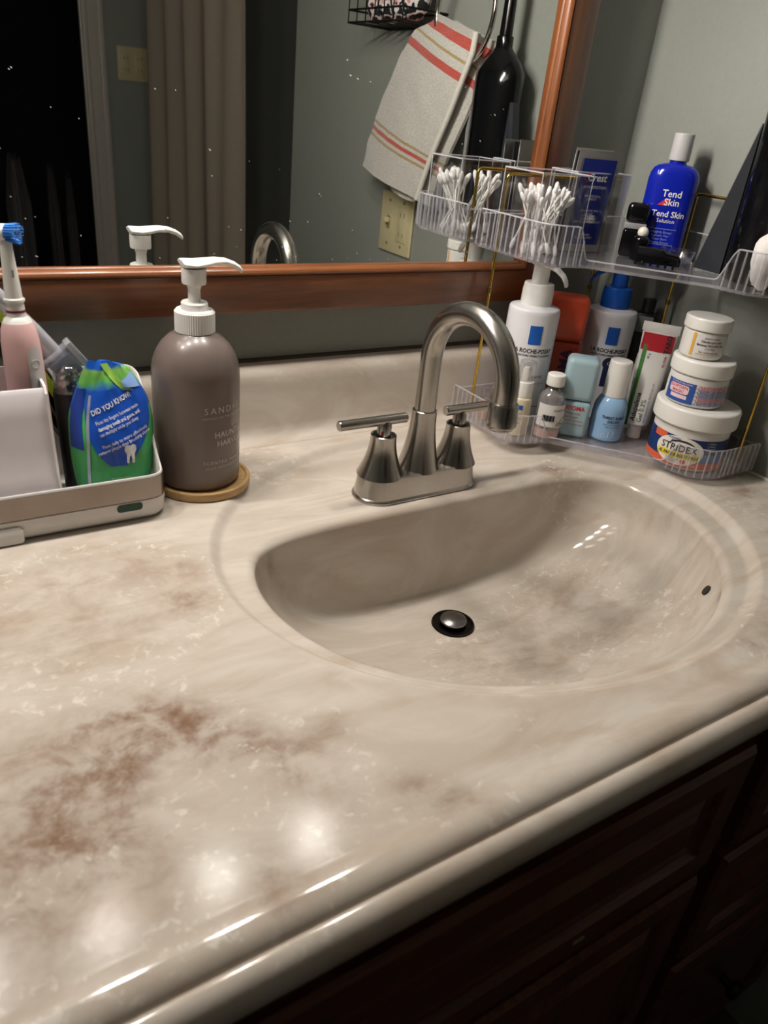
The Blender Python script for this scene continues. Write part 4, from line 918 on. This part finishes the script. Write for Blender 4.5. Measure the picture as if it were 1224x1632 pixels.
jar('acne_pad_jar', 'wide white tub of face pads with navy and orange label, bottom of jar stack', 0.3640, -0.0860, ZL, 0.0465, 0.0515, 0.0775, 0.023, lab1)
def lab2(t, r):
    letter(on_cyl(rect2(0.150, 0.0255, 50), r, 0.0165, 30, 0.0003), M_cream, t, 'label_print')
    letter(on_cyl(rect2(0.040, 0.0255, 14), r, 0.0165, -32, 0.0006), M_navy if False else mat('print_cobalt', '#2a4f9a', 0.45), t, 'blue_panel_print')
    mag = mat('print_magenta', '#c24a66', 0.45); cob = mat('print_cobalt', '#2a4f9a', 0.45)
    letter(on_cyl(rrect2(0.027, 0.011, 0.003), r, 0.0195, -33, 0.0009), mat('print_pale_pink', '#e6c9cc', 0.45), t, 'cartouche_print')
    letter(on_cyl(text_geo('EGYPTIAN\nMAGIC', 0.0052, bold=0.02), r, 0.0195, -33, 0.0012), mag, t)
    letter(on_cyl(rect2(0.022, 0.0045, 8), r, 0.0105, -30, 0.0009), mat('print_pale_pink', '#e6c9cc', 0.45), t, 'strip_print')
    letter(on_cyl(text_geo('ALL PURPOSE SKIN CREAM', 0.0024, bold=0.01), r, 0.0270, -30, 0.0010), mat('print_pale_pink', '#e6c9cc', 0.45), t)
    for k in range(10):
        m_ = mag if k in (0, 1, 6, 7) else cob
        letter(on_cyl(squash(text_geo(('THE ANCIENT SKIN CREAM OF OLIVE', 'OIL BEESWAX HONEY AND ROYAL JELLY')[k % 2], 0.0030, bold=0.03), 0.8), r, 0.0275-0.00245*k, 38, 0.0010), m_, t)
jar('skin_cream_jar', 'white cream jar with blue and pink label, middle of jar stack', 0.3570, -0.0800, ZL+0.0779, 0.0350, 0.0375, 0.0565, 0.0185, lab2)
def lab3(t, r):
    letter(on_cyl(rect2(0.052, 0.025, 20), r, 0.0175, 24, 0.0003), mat('paper_label', '#d9d6d2', 0.6), t, 'label_print')
    letter(on_cyl(rect2(0.0035, 0.027, 2), r, 0.0175, -24, 0.0006), mat('print_amber', '#d9a640', 0.5), t, 'amber_stripe_print')
    for k, s in enumerate(('patient label', 'Clindamycin and', 'Benzoyl Peroxide Gel', '(1%/5%)', 'for external use')): letter(on_cyl(text_geo(s, 0.0036, bold=0.02 if k in (1, 2) else 0), r, 0.0265-0.0042*k, 22, 0.0007), M_txt_dark, t)
    letter(on_cyl(rect2(0.03, 0.0006, 10), r, 0.0072, 22, 0.0007), mat('print_amber', '#d9a640', 0.5), t, 'rule_print')
jar('medicine_jar', 'small white medicine jar with printed paper label on top of jar stack', 0.3520, -0.0740, ZL+0.0779+0.0569, 0.0255, 0.0275, 0.0480, 0.0150, lab3)

# mini serum with clear cap; tiny amber bottle
t = thing('mini_serum', 'mini cream-coloured serum with clear cap behind the faucet spout', 'bottle', (0.1985, 0.0570, ZL), face_cam(0.1985, 0.057, 0))
part('body', lathe(fillet([(0.0, 0.0), (0.0135, 0.0), (0.0135, 0.050), (0.011, 0.053), (0.0, 0.053)], 0.002), 36), mat('cream_tube', '#d8cdb0', 0.35), t, 40)
part('collar', lathe(fillet([(0.0, 0.052), (0.0120, 0.052), (0.0120, 0.073), (0.0, 0.073)], 0.0015), 32), M_white, t)
part('clear_cap', lathe(fillet([(0.0, 0.073), (0.0112, 0.073), (0.0105, 0.099), (0.0, 0.0995)], 0.002), 32), clear('cap_clear', (0.86, 0.86, 0.86), 0.2, 0.06), t)
part('nozzle', lathe([(0.0, 0.073), (0.005, 0.073), (0.005, 0.088), (0.003, 0.091), (0.0, 0.091)], 16), M_white, t)
letter(on_cyl(rect2(0.011, 0.006, 5), 0.0135, 0.040, -8), mat('logo_blue', '#1457b0', 0.4), t, 'blue_square_print')
for k, s in enumerate(('SERUM', 'Vitamin C', '10 mL')): letter(on_cyl(text_geo(s, 0.0036), 0.0135, 0.031-0.006*k, -8), M_txt_dark, t)
t = thing('amber_bottle', 'tiny clear bottle with rosy amber liquid at the organizer end', 'bottle', (0.1900, 0.1130, ZL), 0.3)
part('glass', lathe(fillet([(0.0, 0.0), (0.0115, 0.0), (0.0115, 0.026), (0.008, 0.030), (0.0, 0.030)], 0.003), 28), clear('amber_glass', (0.9, 0.86, 0.84), 0.15, 0.04), t)
part('liquid', lathe([(0.0, 0.003), (0.0104, 0.003), (0.0104, 0.024), (0.0, 0.024)], 24), mat('rosy_liquid', '#c79a83', 0.2), t)
part('cap', lathe(fillet([(0.0, 0.030), (0.0105, 0.030), (0.0095, 0.048), (0.0, 0.0485)], 0.003), 8), clear('facet_clear', (0.88, 0.88, 0.9), 0.3, 0.08), t, 20)
# partly hidden things at the back of the lower tray
t = thing('cream_tube', 'white bottle with tapered cap mostly hidden behind the gel tube', 'bottle', (0.3860, 0.0180, ZL), face_cam(0.386, 0.018))
part('body', lathe(fillet([(0.0, 0.0), (0.019, 0.0), (0.0205, 0.07), (0.019, 0.105), (0.012, 0.110), (0.0, 0.110)], 0.004), 32), mat('frosted_white', '#c9c5c1', 0.3), t, 45)
part('cap', lathe([(0.0, 0.110), (0.0115, 0.110), (0.0070, 0.130), (0.0065, 0.146), (0.0, 0.147)], 28), M_white, t)
t = thing('black_bottle', 'black bottle with pale label plate in the dark organizer corner', 'bottle', (0.4105, 0.0630, ZL), face_cam(0.4105, 0.063))
part('body', bbox(0.026, 0.022, 0.150, 0.004, 3).mv(0, 0, 0.075), M_black, t)
part('label', on_flat(rect2(0.021, 0.022, 2), -0.011, 0.135), mat('dull_label', '#6f7470', 0.5), t, 0, fix=False)
part('cap', lathe(fillet([(0.0, 0.150), (0.009, 0.150), (0.009, 0.168), (0.0, 0.168)], 0.001), 20), M_black, t)

# ------------------------------------------------------------------ upper tier: cotton swabs
swab_stick = mesh('swab_stick', tube([(0, 0, -0.033), (0, 0, 0.033)], 0.00115, 6), 60); swab_stick.materials.append(M_white)
tipg = lathe([(0.0, -0.0065), (0.0017, -0.006), (0.0027, -0.002), (0.0029, 0.002), (0.0023, 0.0055), (0.0010, 0.0072), (0.0, 0.0075)], 8)
swab_tip = mesh('swab_tip', tipg, 60); swab_tip.materials.append(mat('cotton', '#e9e7e3', 0.85, var=0.03, sheen=0.3))
rs = random.Random(11)
for i in range(46):
    bunch = 0 if i < 24 else 1
    bx, by = ((0.194, 0.090), (0.230, 0.098))[bunch]
    lean = V((rs.uniform(-0.60, 0.25) if bunch == 0 else rs.uniform(-0.15, 0.75), rs.uniform(-0.5, 0.5), 1)).normalized()
    q = lean.to_track_quat('Z', 'Y')
    px, py = bx+rs.uniform(-0.008, 0.008), by+rs.uniform(-0.012, 0.012)
    c = V((px, py, 0.2380+0.0345*lean.z+rs.uniform(0.0, 0.005)))
    # keep both ends between the compartment walls
    for ax, lo, hi in ((0, 0.1755, 0.2445), (1, 0.0675, 0.1225)):
        e = abs(lean[ax])*0.0375
        c[ax] = min(max(c[ax], lo+e), hi-e)
    t = thing('cotton_swab', ('white cotton swab fanned out in the swab bunch nearer the brass wire', 'white cotton swab fanned out in the swab bunch nearer the blue sachet')[bunch], 'cotton swab', c, group='cotton swabs in the clear compartment')
    t.rotation_euler = q.to_euler()
    part('stick', swab_stick, None, t)
    for s in (-1, 1):
        o = part('cotton_tip', swab_tip, None, t); o.location = (0, 0, 0.033*s); o.rotation_euler = (0 if s > 0 else PI, 0, 0)

# sachets
def sachet(name, label, x, y, w, h, m_edge, m_face, rotx, texts=True, extra=0):
    t = thing(name, label, 'sachet', (x, y, ZU+0.0008), rot=(math.radians(rotx), 0, math.radians(extra)))
    pil = []
    for z, d in ((0, 0.0006), (0.006, 0.0008), (0.012, 0.0022), (h/2, 0.0028), (h-0.012, 0.0022), (h-0.006, 0.0008), (h, 0.0006)):
        pil.append([(x_, (-1 if k == 0 else 1)*d*(1 if abs(x_) < w/2-0.005 else 0.35), z) for k in (0, 1) for x_ in ([-w/2, -w/2+0.005, 0, w/2-0.005, w/2] if k == 0 else [w/2, w/2-0.005, 0, -w/2+0.005, -w/2])])
    part('pack', loft(pil), m_edge, t, 30)
    if m_face:
        letter(on_flat(rect2(w-0.013, h-0.018, 4, 4), -0.0030, h/2), m_face, t, 'face_print')
    if texts:
        letter(on_flat(text_geo('Crest', 0.0125, bold=0.02, shear=0.2), -0.0033, h-0.030), M_txt_white, t)
        letter(on_flat(tube([(0.0045*math.cos(q), 0.0045*math.sin(q), 0) for q in [0.8+4.6*k/14 for k in range(15)]], 0.0010, 4), -0.0036, h-0.030, -0.0135), M_red, t, 'logo_swirl_print')
        letter(on_flat(text_geo('3DWHITESTRIPS', 0.0048), -0.0033, h-0.041), M_txt_white, t)
        for z, s in ((h-0.053, 'PROFESSIONAL\nEFFECTS'), (h-0.070, 'ADVANCED SEAL\nNO SLIP'), (0.040, 'UPPER STRIP\nLOWER STRIP\nDENTAL WHITENING KIT'), (0.019, 'OPEN HERE\nPEEL AND APPLY')): letter(on_flat(text_geo(s, 0.0036), -0.0033, z), M_txt_white, t)
    return t
M_silver = mat('sachet_silver', '#a9a8a4', 0.3, metal=0.7, var=0.06)
M_cblue = mat('sachet_blue', '#16267a', 0.35, var=0.05)
sachet('whitening_sachet', 'blue and silver whitening strip sachet standing upright beside the cotton swabs', 0.2900, 0.1010, 0.062, 0.118, M_silver, M_cblue, 3.0, True, -10)
sachet('foil_sachet', 'dark silver sachet standing just behind the blue whitening sachet', 0.2960, 0.1100, 0.060, 0.116, mat('sachet_dark', '#3a3a40', 0.35, metal=0.6), None, 2.5, False, -12)
sachet('foil_sachet', 'pale crumpled sachet at the very back behind the dark one', 0.2990, 0.1180, 0.058, 0.119, mat('sachet_pale', '#bdbbb6', 0.35, metal=0.5), None, 2.0, False, -8)

# blue astringent bottle
t = thing('astringent_bottle', 'glossy cobalt blue bottle with grey cap standing on the upper tier', 'bottle', (0.3930, 0.0620, ZU), face_cam(0.393, 0.062, 2))
M_cob = mat('cobalt_plastic', '#10209c', 0.15, var=0.04, coat=0.3)
def oval(rx, ry, z, n=48, p=2.5):
    o = []
    for k in range(n):
        a = 2*PI*k/n; c, s = math.cos(a), math.sin(a); o.append((rx*math.copysign(abs(c)**(2/p), c), ry*math.copysign(abs(s)**(2/p), s), z))
    return o
bl = [oval(0.0285, 0.0165, 0.0), oval(0.0310, 0.0190, 0.002), oval(0.0310, 0.0190, 0.094), oval(0.0300, 0.0185, 0.101), oval(0.0272, 0.0168, 0.107), oval(0.0225, 0.0145, 0.1105), oval(0.0165, 0.0125, 0.1125), oval(0.0105, 0.0105, 0.1135, p=2), oval(0.0100, 0.0100, 0.1175, p=2)]
part('bottle', loft(bl), M_cob, t, 45)
part('cap', lathe(fillet([(0.0, 0.1165), (0.0125, 0.1165), (0.0122, 0.1475), (0.0, 0.148)], 0.0015), 36), mat('cap_grey', '#b4b2b3', 0.35), t, 35)
def of(g, z, x=0.0): return g.fn(lambda p: (x+p.x, -0.0190*max(0.05, 1-(abs(x+p.x)/0.031)**2.5)**0.4-0.0005, z+p.y))
letter(of(text_geo('Tend', 0.0115, bold=0.01), 0.079, 0.002), M_txt_white, t); letter(of(text_geo('Skin', 0.0115, bold=0.01), 0.069, 0.004), M_txt_white, t)
letter(of(G().add([(-0.012, -0.006, 0), (0.0, -0.006, 0), (0.002, 0.002, 0), (-0.004, 0.001, 0)], [(0, 1, 2, 3)]), 0.071, -0.001), mat('print_red_bright', '#c8323c', 0.5), t, 'red_mark_print')
letter(of(text_geo('Tend Skin', 0.0100, bold=0.015), 0.055, 0.003), M_txt_white, t)
letter(of(text_geo('Solution', 0.0068), 0.047, 0.002), M_txt_white, t)
M_pale = mat('print_soft_blue', '#8f9bd8', 0.5)
for z in (0.0375, 0.0185): letter(of(rect2(0.036, 0.0006, 10), z), M_pale, t, 'rule_print')
for k, s in enumerate(('Unsightly Bumps', 'Ingrown Hair', 'Razor Burn', 'Waxing Bumps')): letter(of(text_geo(s, 0.0040), 0.0335-0.0042*k), M_pale, t)
letter(of(text_geo('8 FL OZ (236 mL)', 0.0046), 0.0075), M_pale, t)

# black compacts and small things in front of it
t = thing('black_compact', 'small black compact with grey band standing behind the clear partition', 'cosmetic compact', (0.3500, 0.0690, ZU), face_cam(0.35, 0.069))
part('lower_shell', bbox(0.027, 0.016, 0.034, 0.004, 3).mv(0, 0, 0.017), M_blackg, t)
part('grey_band', bbox(0.0275, 0.0165, 0.007, 0.001, 2).mv(0, 0, 0.0378), mat('band_grey', '#8c8d8e', 0.35), t)
part('upper_shell', bbox(0.027, 0.016, 0.024, 0.006, 3).mv(0, 0, 0.0534), M_blackg, t)
t = thing('hair_clip', 'black claw hair clip lying along the front edge of the upper tier', 'hair clip', (0.3330, 0.0120, ZU), math.radians(-52))
cl = loft([[(x, y*s_, z*s_+0.003) for y, z in [(0.011*math.cos(a), max(0, 0.018*math.sin(a))) for a in [PI*k/12 for k in range(13)]]] for x, s_ in ((-0.026, 0.55), (-0.022, 0.95), (-0.005, 1.0), (0.008, 1.0), (0.012, 0.8), (0.026, 0.72), (0.030, 0.45))])
part('grip', cl, M_blackg, t, 40)
for k in range(6): part('tooth', bbox(0.003, 0.030, 0.005, 0.001, 2, (-0.022+0.009*k, -0.002, 0.0028)), M_blackg, t)
t = thing('ball_cap_bottle', 'small black roller bottle with a pearly white ball top', 'bottle', (0.3400, 0.0455, ZU), 0)
part('body', lathe(fillet([(0.0, 0.0), (0.010, 0.0), (0.010, 0.026), (0.0065, 0.030), (0.0, 0.030)], 0.002), 24), M_blackg, t)
part('ball', sphere(0.0068, 20, 12, (0, 0, 0.0335)), mat('pearl', '#e4dfd2', 0.2), t)
# clear dish in front of the blue bottle
t = thing('clear_dish', 'low clear plastic dish lying beside the blue bottle', 'dish', (0.3780, 0.0160, ZU), 0.3)
part('bowl', lathe([(0.0, 0.0), (0.009, 0.0), (0.016, 0.005), (0.0190, 0.014), (0.0195, 0.018), (0.0187, 0.0185), (0.0178, 0.014), (0.015, 0.0065), (0.008, 0.0015), (0.0, 0.0015)], 36, 0.95, 1.1), clear('dish_clear', (0.93, 0.93, 0.94), 0.25, 0.06), t, 60)
# tall black tool in the front compartment of the upper tier
t = thing('hair_tool', 'tall glossy black hair tool with smoky sides at the front of the upper tier', 'hair tool', (0.3910, -0.0935, ZU), 0)
def obl(rx, ry, z, dy=0.0): return [(rx*math.cos(2*PI*k/40), dy+ry*math.sin(2*PI*k/40), z) for k in range(40)]
part('body', loft([obl(0.026, 0.044, 0.0), obl(0.028, 0.047, 0.004), obl(0.029, 0.047, 0.07), obl(0.030, 0.047, 0.14), obl(0.031, 0.048, 0.185), obl(0.030, 0.0475, 0.203), obl(0.024, 0.036, 0.219), obl(0.015, 0.020, 0.232), obl(0.0125, 0.014, 0.238), obl(0.0125, 0.0135, 0.252), obl(0.0095, 0.0105, 0.254), obl(0.008, 0.009, 0.36), obl(0.004, 0.005, 0.363)]), M_blackg, t, 40)
part('smoky_side', loft([[(-0.012, 0.044, 0.002), (0.012, 0.044, 0.002), (0.010, 0.084, 0.002), (-0.010, 0.084, 0.002)], [(-0.010, 0.046, 0.165), (0.010, 0.046, 0.165), (0.006, 0.050, 0.165), (-0.006, 0.050, 0.165)]]), mat('smoke_grey', '#2b2d31', 0.2, var=0.05), t, 20)
# white cloth scrap at the end
cg = sphere(0.0165, 24, 16); cg.fn(lambda p: V((p.x*0.8, p.y*0.9, p.z*1.9))*(1+0.25*mnoise.noise(p*90))).mv(0, 0, 0.033)
tag(part('cotton_pad_bundle', cg, mat('cloth_white', '#dcd8d4', 0.9, var=0.03, sheen=0.3), None, 60), 'crumpled white cotton at the front end of the upper tier', 'cotton').location = (0.3500, -0.1210, ZU+0.001)

# ------------------------------------------------------------------ things on the side wall, seen in the mirror
# towel ring + hand towel
TRY, TRZ, TX = -0.207, 0.522, 0.388
tr = thing('towel_ring', 'chrome towel ring holding the striped hand towel', 'towel ring', (0, 0, 0))
part('ring', tube([(TX+0.004, TRY+0.077*math.cos(q), TRZ+0.077*math.sin(q)) for q in [2*PI*k/48 for k in range(48)]], 0.0042, 12, True), mat('chrome', '#c9c6c0', 0.1, metal=1.0, var=0.03), tr, 60)
part('post', tube([(WX-0.001, TRY, TRZ+0.081), (TX+0.004, TRY, TRZ+0.081)], 0.008, 16), MATS['chrome'], tr)
part('rosette', lathe([(0.0, 0.0), (0.024, 0.0), (0.022, 0.007), (0.012, 0.010), (0.0, 0.010)], 28).xf(Matrix.Translation((WX-0.0005, TRY, TRZ+0.081)) @ Matrix.Rotation(-PI/2, 4, 'Y')), MATS['chrome'], tr)
tm = bpy.data.materials.new('terry_stripes'); tm.use_nodes = True; nt = tm.node_tree; b_ = nt.nodes['Principled BSDF']
uvn = nt.nodes.new('ShaderNodeUVMap'); uvn.uv_map = 'UVMap'; sx_ = nt.nodes.new('ShaderNodeSeparateXYZ'); nt.links.new(uvn.outputs[0], sx_.inputs[0])
nz = nt.nodes.new('ShaderNodeTexNoise'); nz.inputs['Scale'].default_value = 330; nz.inputs['Detail'].default_value = 4
tc = nt.nodes.new('ShaderNodeTexCoord'); nt.links.new(tc.outputs['Object'], nz.inputs['Vector'])
rp = nt.nodes.new('ShaderNodeValToRGB'); rp.color_ramp.interpolation = 'CONSTANT'; nt.links.new(sx_.outputs['Y'], rp.inputs[0])
W_, RD, GD = '#bdb9b2', '#b0483c', '#a08a5c'
stops = [(0.0, W_), (0.045, RD), (0.105, W_), (0.155, GD), (0.168, W_), (0.215, RD), (0.258, W_), (0.715, GD), (0.732, W_), (0.752, RD), (0.774, W_), (0.795, GD), (0.812, W_)]
els = rp.color_ramp.elements; els[0].position = 0; els[0].color = lin(W_); els[1].position = 0.045; els[1].color = lin(RD)
for p_, c_ in stops[2:]:
    e = els.new(p_); e.color = lin(c_)
tm_r = nt.nodes.new('ShaderNodeMapRange'); tm_r.inputs['From Min'].default_value = 0.3; tm_r.inputs['From Max'].default_value = 0.7; tm_r.inputs['To Min'].default_value = 0.78; tm_r.inputs['To Max'].default_value = 1.05; nt.links.new(nz.outputs[0], tm_r.inputs['Value'])
vm_ = nt.nodes.new('ShaderNodeVectorMath'); vm_.operation = 'MULTIPLY'; nt.links.new(rp.outputs[0], vm_.inputs[0]); nt.links.new(tm_r.outputs[0], vm_.inputs[1])
nt.links.new(vm_.outputs[0], b_.inputs['Base Color']); b_.inputs['Roughness'].default_value = 0.95; b_.inputs['Sheen Weight'].default_value = 0.3
bpn = nt.nodes.new('ShaderNodeBump'); bpn.inputs['Strength'].default_value = 0.6; bpn.inputs['Distance'].default_value = 0.003; nt.links.new(nz.outputs[0], bpn.inputs['Height']); nt.links.new(bpn.outputs[0], b_.inputs['Normal'])
def poly_at(pl, t):
    n = len(pl)-1; i = min(n-1, int(t*n)); f_ = t*n-i; return V(pl[i]).lerp(V(pl[i+1]), f_)
def resamp(pl, m=60):
    P = [V(p) for p in pl]; Ls = [0]
    for a, b in zip(P, P[1:]): Ls.append(Ls[-1]+(b-a).length)
    out = []
    for k in range(m+1):
        d = Ls[-1]*k/m; i = 0
        while i < len(P)-2 and Ls[i+1] < d: i += 1
        out.append(P[i].lerp(P[i+1], (d-Ls[i])/max(1e-9, Ls[i+1]-Ls[i])))
    return out
def towel_sheet(le, ri, x0, thick, nu=26, nv=50, fold=0.0022, seed=0.0):
    L_, R_ = resamp(le, nv), resamp(ri, nv); f_, b2 = [], []
    for j in range(nv+1):
        rf, rb = [], []
        for i in range(nu+1):
            u, v = i/nu, j/nv; p = L_[j].lerp(R_[j], u)
            x = x0 - 0.010*math.sin(PI*u)*(0.4+0.6*v) + fold*math.sin(u*7+seed+v*2)*(0.4+v*0.6) + 0.012*math.exp(-((v-0.06)/0.08)**2) + 0.0022*mnoise.noise(V((p.x*30, p.y*30, seed)))
            rf.append(V((x, p.x, p.y))); rb.append(V((x+thick, p.x, p.y)))
        f_.append(rf); b2.append(rb)
    g = G(); W2 = nu+1
    vs = [p for r in f_ for p in r] + [p for r in b2 for p in r]; N2 = W2*(nv+1); fs = []
    for j in range(nv):
        for i in range(nu):
            a = j*W2+i; fs.append((a, a+1, a+W2+1, a+W2)); fs.append((N2+a, N2+a+W2, N2+a+W2+1, N2+a+1))
    for i in range(nu): fs.append((i, N2+i, N2+i+1, i+1)); a = nv*W2+i; fs.append((a, a+1, N2+a+1, N2+a))
    for j in range(nv): a = j*W2; fs.append((a, a+W2, N2+a+W2, N2+a)); a = j*W2+nu; fs.append((a, N2+a, N2+a+W2, a+W2))
    me = mesh('towel_sheet', g.add(vs, fs), 60, fix=False); bm = bmesh.new(); bm.from_mesh(me); bmesh.ops.recalc_face_normals(bm, faces=bm.faces)
    uv = bm.loops.layers.uv.new('UVMap')
    for f in bm.faces:
        for lp in f.loops:
            k = lp.vert.index % N2; lp[uv].uv = ((k % W2)/nu, (k//W2)/nv)
    bm.to_mesh(me); bm.free(); return me
tw = thing('hand_towel', 'light grey terry hand towel with red and gold stripes on the ring', 'towel', (0, 0, 0))
le = [(-0.275, 0.520), (-0.331, 0.498), (-0.369, 0.460), (-0.426, 0.380), (-0.461, 0.312), (-0.475, 0.266)]
ri = [(-0.158, 0.492), (-0.161, 0.464), (-0.172, 0.440), (-0.202, 0.377), (-0.244, 0.300), (-0.273, 0.230)]
part('front_layer', towel_sheet(le, ri, TX-0.008, 0.006), tm, tw)
part('back_layer', towel_sheet([(y+0.016, z-0.006) for y, z in le], [(y+0.018, z-0.010) for y, z in ri], TX+0.014, 0.006, seed=2.0), tm, tw)
part('hem', tube([(TX-0.006, y+0.002, z) for y, z in resamp(ri, 20)], 0.0048, 8), mat('terry_hem', '#c9c5bd', 0.95, sheen=0.3, bump=0.3, scale=500), tw, 60)
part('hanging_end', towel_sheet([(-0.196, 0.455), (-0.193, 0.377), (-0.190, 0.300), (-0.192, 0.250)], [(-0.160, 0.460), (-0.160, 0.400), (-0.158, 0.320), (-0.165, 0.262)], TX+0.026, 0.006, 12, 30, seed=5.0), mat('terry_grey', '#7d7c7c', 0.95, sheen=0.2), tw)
part('liner_corner', towel_sheet([(-0.395, 0.256), (-0.375, 0.232)], [(-0.285, 0.238), (-0.300, 0.222)], TX+0.008, 0.004, 14, 8, seed=3.0), mat('terry_white', '#c4c0b8', 0.95), tw)

# switch plate on the side wall: toggle + outlet
def wall_plate(name, label, cat, m, w=0.118, h=0.118):
    t = thing(name, label, cat); t.matrix_world = m
    part('plate', bbox(w, h, 0.006, 0.0025, 3, (0, 0, 0.003)), mat('almond_plastic', '#c2b792', 0.35, var=0.03), t)
    return t
mp1 = Matrix(((0, 0, -1, WX-0.0005), (-1, 0, 0, -0.4115), (0, 1, 0, 0.1655), (0, 0, 0, 1)))
M_alm = MATS.get('almond_plastic') or mat('almond_plastic', '#c2b792', 0.35, var=0.03)
M_almd = mat('almond_dark', '#7d7356', 0.5)
t = wall_plate('switch_plate', 'almond wall plate with toggle switch and outlet below the towel', 'switch plate', mp1)
M_alm = MATS['almond_plastic']
part('toggle_slot', bbox(0.011, 0.026, 0.0012, 0.0004, 1, (0.026, 0, 0.0063)), M_almd, t); part('toggle', bbox(0.007, 0.010, 0.014, 0.0015, 2, (0.026, 0.004, 0.010)), M_alm, t)
ou = part('outlet_face', bbox(0.034, 0.068, 0.003, 0.002, 2, (-0.026, 0, 0.0065)), M_alm, t)
for s in (-1, 1):
    for q in (-1, 1): part('outlet_slot', bbox(0.0022, 0.009, 0.0008, 0.0002, 1, (-0.026+q*0.0063, 0.019*s, 0.0082)), M_almd, ou)
for x in (0.026, -0.026):
    for y in (-0.042, 0.042): part('screw', lathe([(0.0, 0.0), (0.0032, 0.0), (0.0028, 0.0012), (0.0, 0.0012)], 12).mv(x, y, 0.006), M_almd, t)
# outlet plate on rear wall
mp2 = Matrix(((-1, 0, 0, 0.497), (0, 0, 1, BY+0.0005), (0, 1, 0, 0.425), (0, 0, 0, 1)))
mp2 = Matrix(((1, 0, 0, 0.497), (0, 0, 1, BY+0.0005), (0, -1, 0, 0.425), (0, 0, 0, 1)))
t = wall_plate('outlet_plate', 'almond double outlet plate on the rear wall beside the curtain', 'outlet plate', mp2, 0.118, 0.118)
for x in (-0.026, 0.026):
    ou = part('outlet_face', bbox(0.034, 0.068, 0.003, 0.002, 2, (x, 0, 0.0065)), M_alm, t)
    for s in (-1, 1):
        for q in (-1, 1): part('outlet_slot', bbox(0.003, 0.010, 0.0008, 0.0002, 1, (x+q*0.0065, 0.019*s, 0.0082)), M_almd, ou)

# wire basket with rolled fabric
bk = thing('wire_basket', 'black wire wall basket holding patterned rolled fabrics', 'basket', (0, 0, 0))
M_wire = mat('black_wire', '#15130f', 0.4, metal=0.5)
bx0, bx1, by0, by1, bz0, bz1 = 0.345, WX-0.002, -0.505, -0.318, 0.507, 0.62
for z in (bz0, bz0+0.02, bz0+0.06, bz1):
    part('wire', tube([(bx0, by0, z), (bx1, by0, z), (bx1, by1, z), (bx0, by1, z)], 0.0017, 6, True), M_wire, bk)
for k in range(7): y = by0+(by1-by0)*k/6; part('wire', tube([(bx1, y, bz0), (bx0, y, bz0), (bx0, y, bz1)], 0.0014, 6), M_wire, bk)
leo = bpy.data.materials.new('leopard_fabric'); leo.use_nodes = True; nt = leo.node_tree; b_ = nt.nodes['Principled BSDF']
tc = nt.nodes.new('ShaderNodeTexCoord'); vo = nt.nodes.new('ShaderNodeTexNoise'); vo.inputs['Scale'].default_value = 55; vo.inputs['Detail'].default_value = 1.5; nt.links.new(tc.outputs['Object'], vo.inputs['Vector'])
rp = nt.nodes.new('ShaderNodeValToRGB'); rp.color_ramp.interpolation = 'CONSTANT'; els = rp.color_ramp.elements
els[0].position = 0; els[0].color = lin('#141214'); els[1].position = 0.47; els[1].color = lin('#c9c4c2')
e = els.new(0.58); e.color = lin('#b97a78'); e = els.new(0.64); e.color = lin('#1a1618')
nt.links.new(vo.outputs[0], rp.inputs[0]); nt.links.new(rp.outputs[0], b_.inputs['Base Color']); b_.inputs['Roughness'].default_value = 0.9
for k in range(4):
    g = sphere(0.03, 20, 14); g.fn(lambda p: V((p.x*0.95, p.y*0.70, p.z*1.1))*(1+0.18*mnoise.noise(p*60+V((k, 0, 0)))))
    tag(part('rolled_fabric', g, leo, None, 60), ('first', 'second', 'third', 'fourth')[k]+' patterned fabric roll in the wire basket, counted from the mirror', 'fabric roll', 'patterned rolls in the wire basket').location = (0.393, by1-0.032-0.041*k, bz0+0.037)

# shower curtain along the tub, with rod
rod_x = 0.50
tag(part('curtain_rod', tube([(rod_x, BY+0.001, 1.22), (rod_x, -0.921, 1.22)], 0.012, 14), MATS['chrome']), 'chrome shower curtain rod high above the tub edge', 'curtain rod')
def curt(s, z, off=0.0):
    y = -2.33 + 0.86*s; a = 0.030*math.sin(s*2*PI*4.2+0.6) + 0.014*math.sin(s*2*PI*9+1.0) + 0.006*math.sin(s*33+z*2)
    return V((rod_x + a*(0.8+0.25*(1.2-z)/1.9) + off, y, z))
cr, cb = [], []
for j in range(13):
    z = 1.20 - 1.80*j/12; cr.append([curt(i/130, z) for i in range(131)]); cb.append([curt(1-i/130, z, 0.003) for i in range(131)])
tag(part('shower_curtain', loft([a+b for a, b in zip(cr, cb)]), mat('curtain_linen', '#978c7e', 0.85, var=0.04, scale=120), None, 60), 'beige pleated shower curtain hanging along the tub', 'curtain')
# dark hanging clothes in the hallway beyond the door
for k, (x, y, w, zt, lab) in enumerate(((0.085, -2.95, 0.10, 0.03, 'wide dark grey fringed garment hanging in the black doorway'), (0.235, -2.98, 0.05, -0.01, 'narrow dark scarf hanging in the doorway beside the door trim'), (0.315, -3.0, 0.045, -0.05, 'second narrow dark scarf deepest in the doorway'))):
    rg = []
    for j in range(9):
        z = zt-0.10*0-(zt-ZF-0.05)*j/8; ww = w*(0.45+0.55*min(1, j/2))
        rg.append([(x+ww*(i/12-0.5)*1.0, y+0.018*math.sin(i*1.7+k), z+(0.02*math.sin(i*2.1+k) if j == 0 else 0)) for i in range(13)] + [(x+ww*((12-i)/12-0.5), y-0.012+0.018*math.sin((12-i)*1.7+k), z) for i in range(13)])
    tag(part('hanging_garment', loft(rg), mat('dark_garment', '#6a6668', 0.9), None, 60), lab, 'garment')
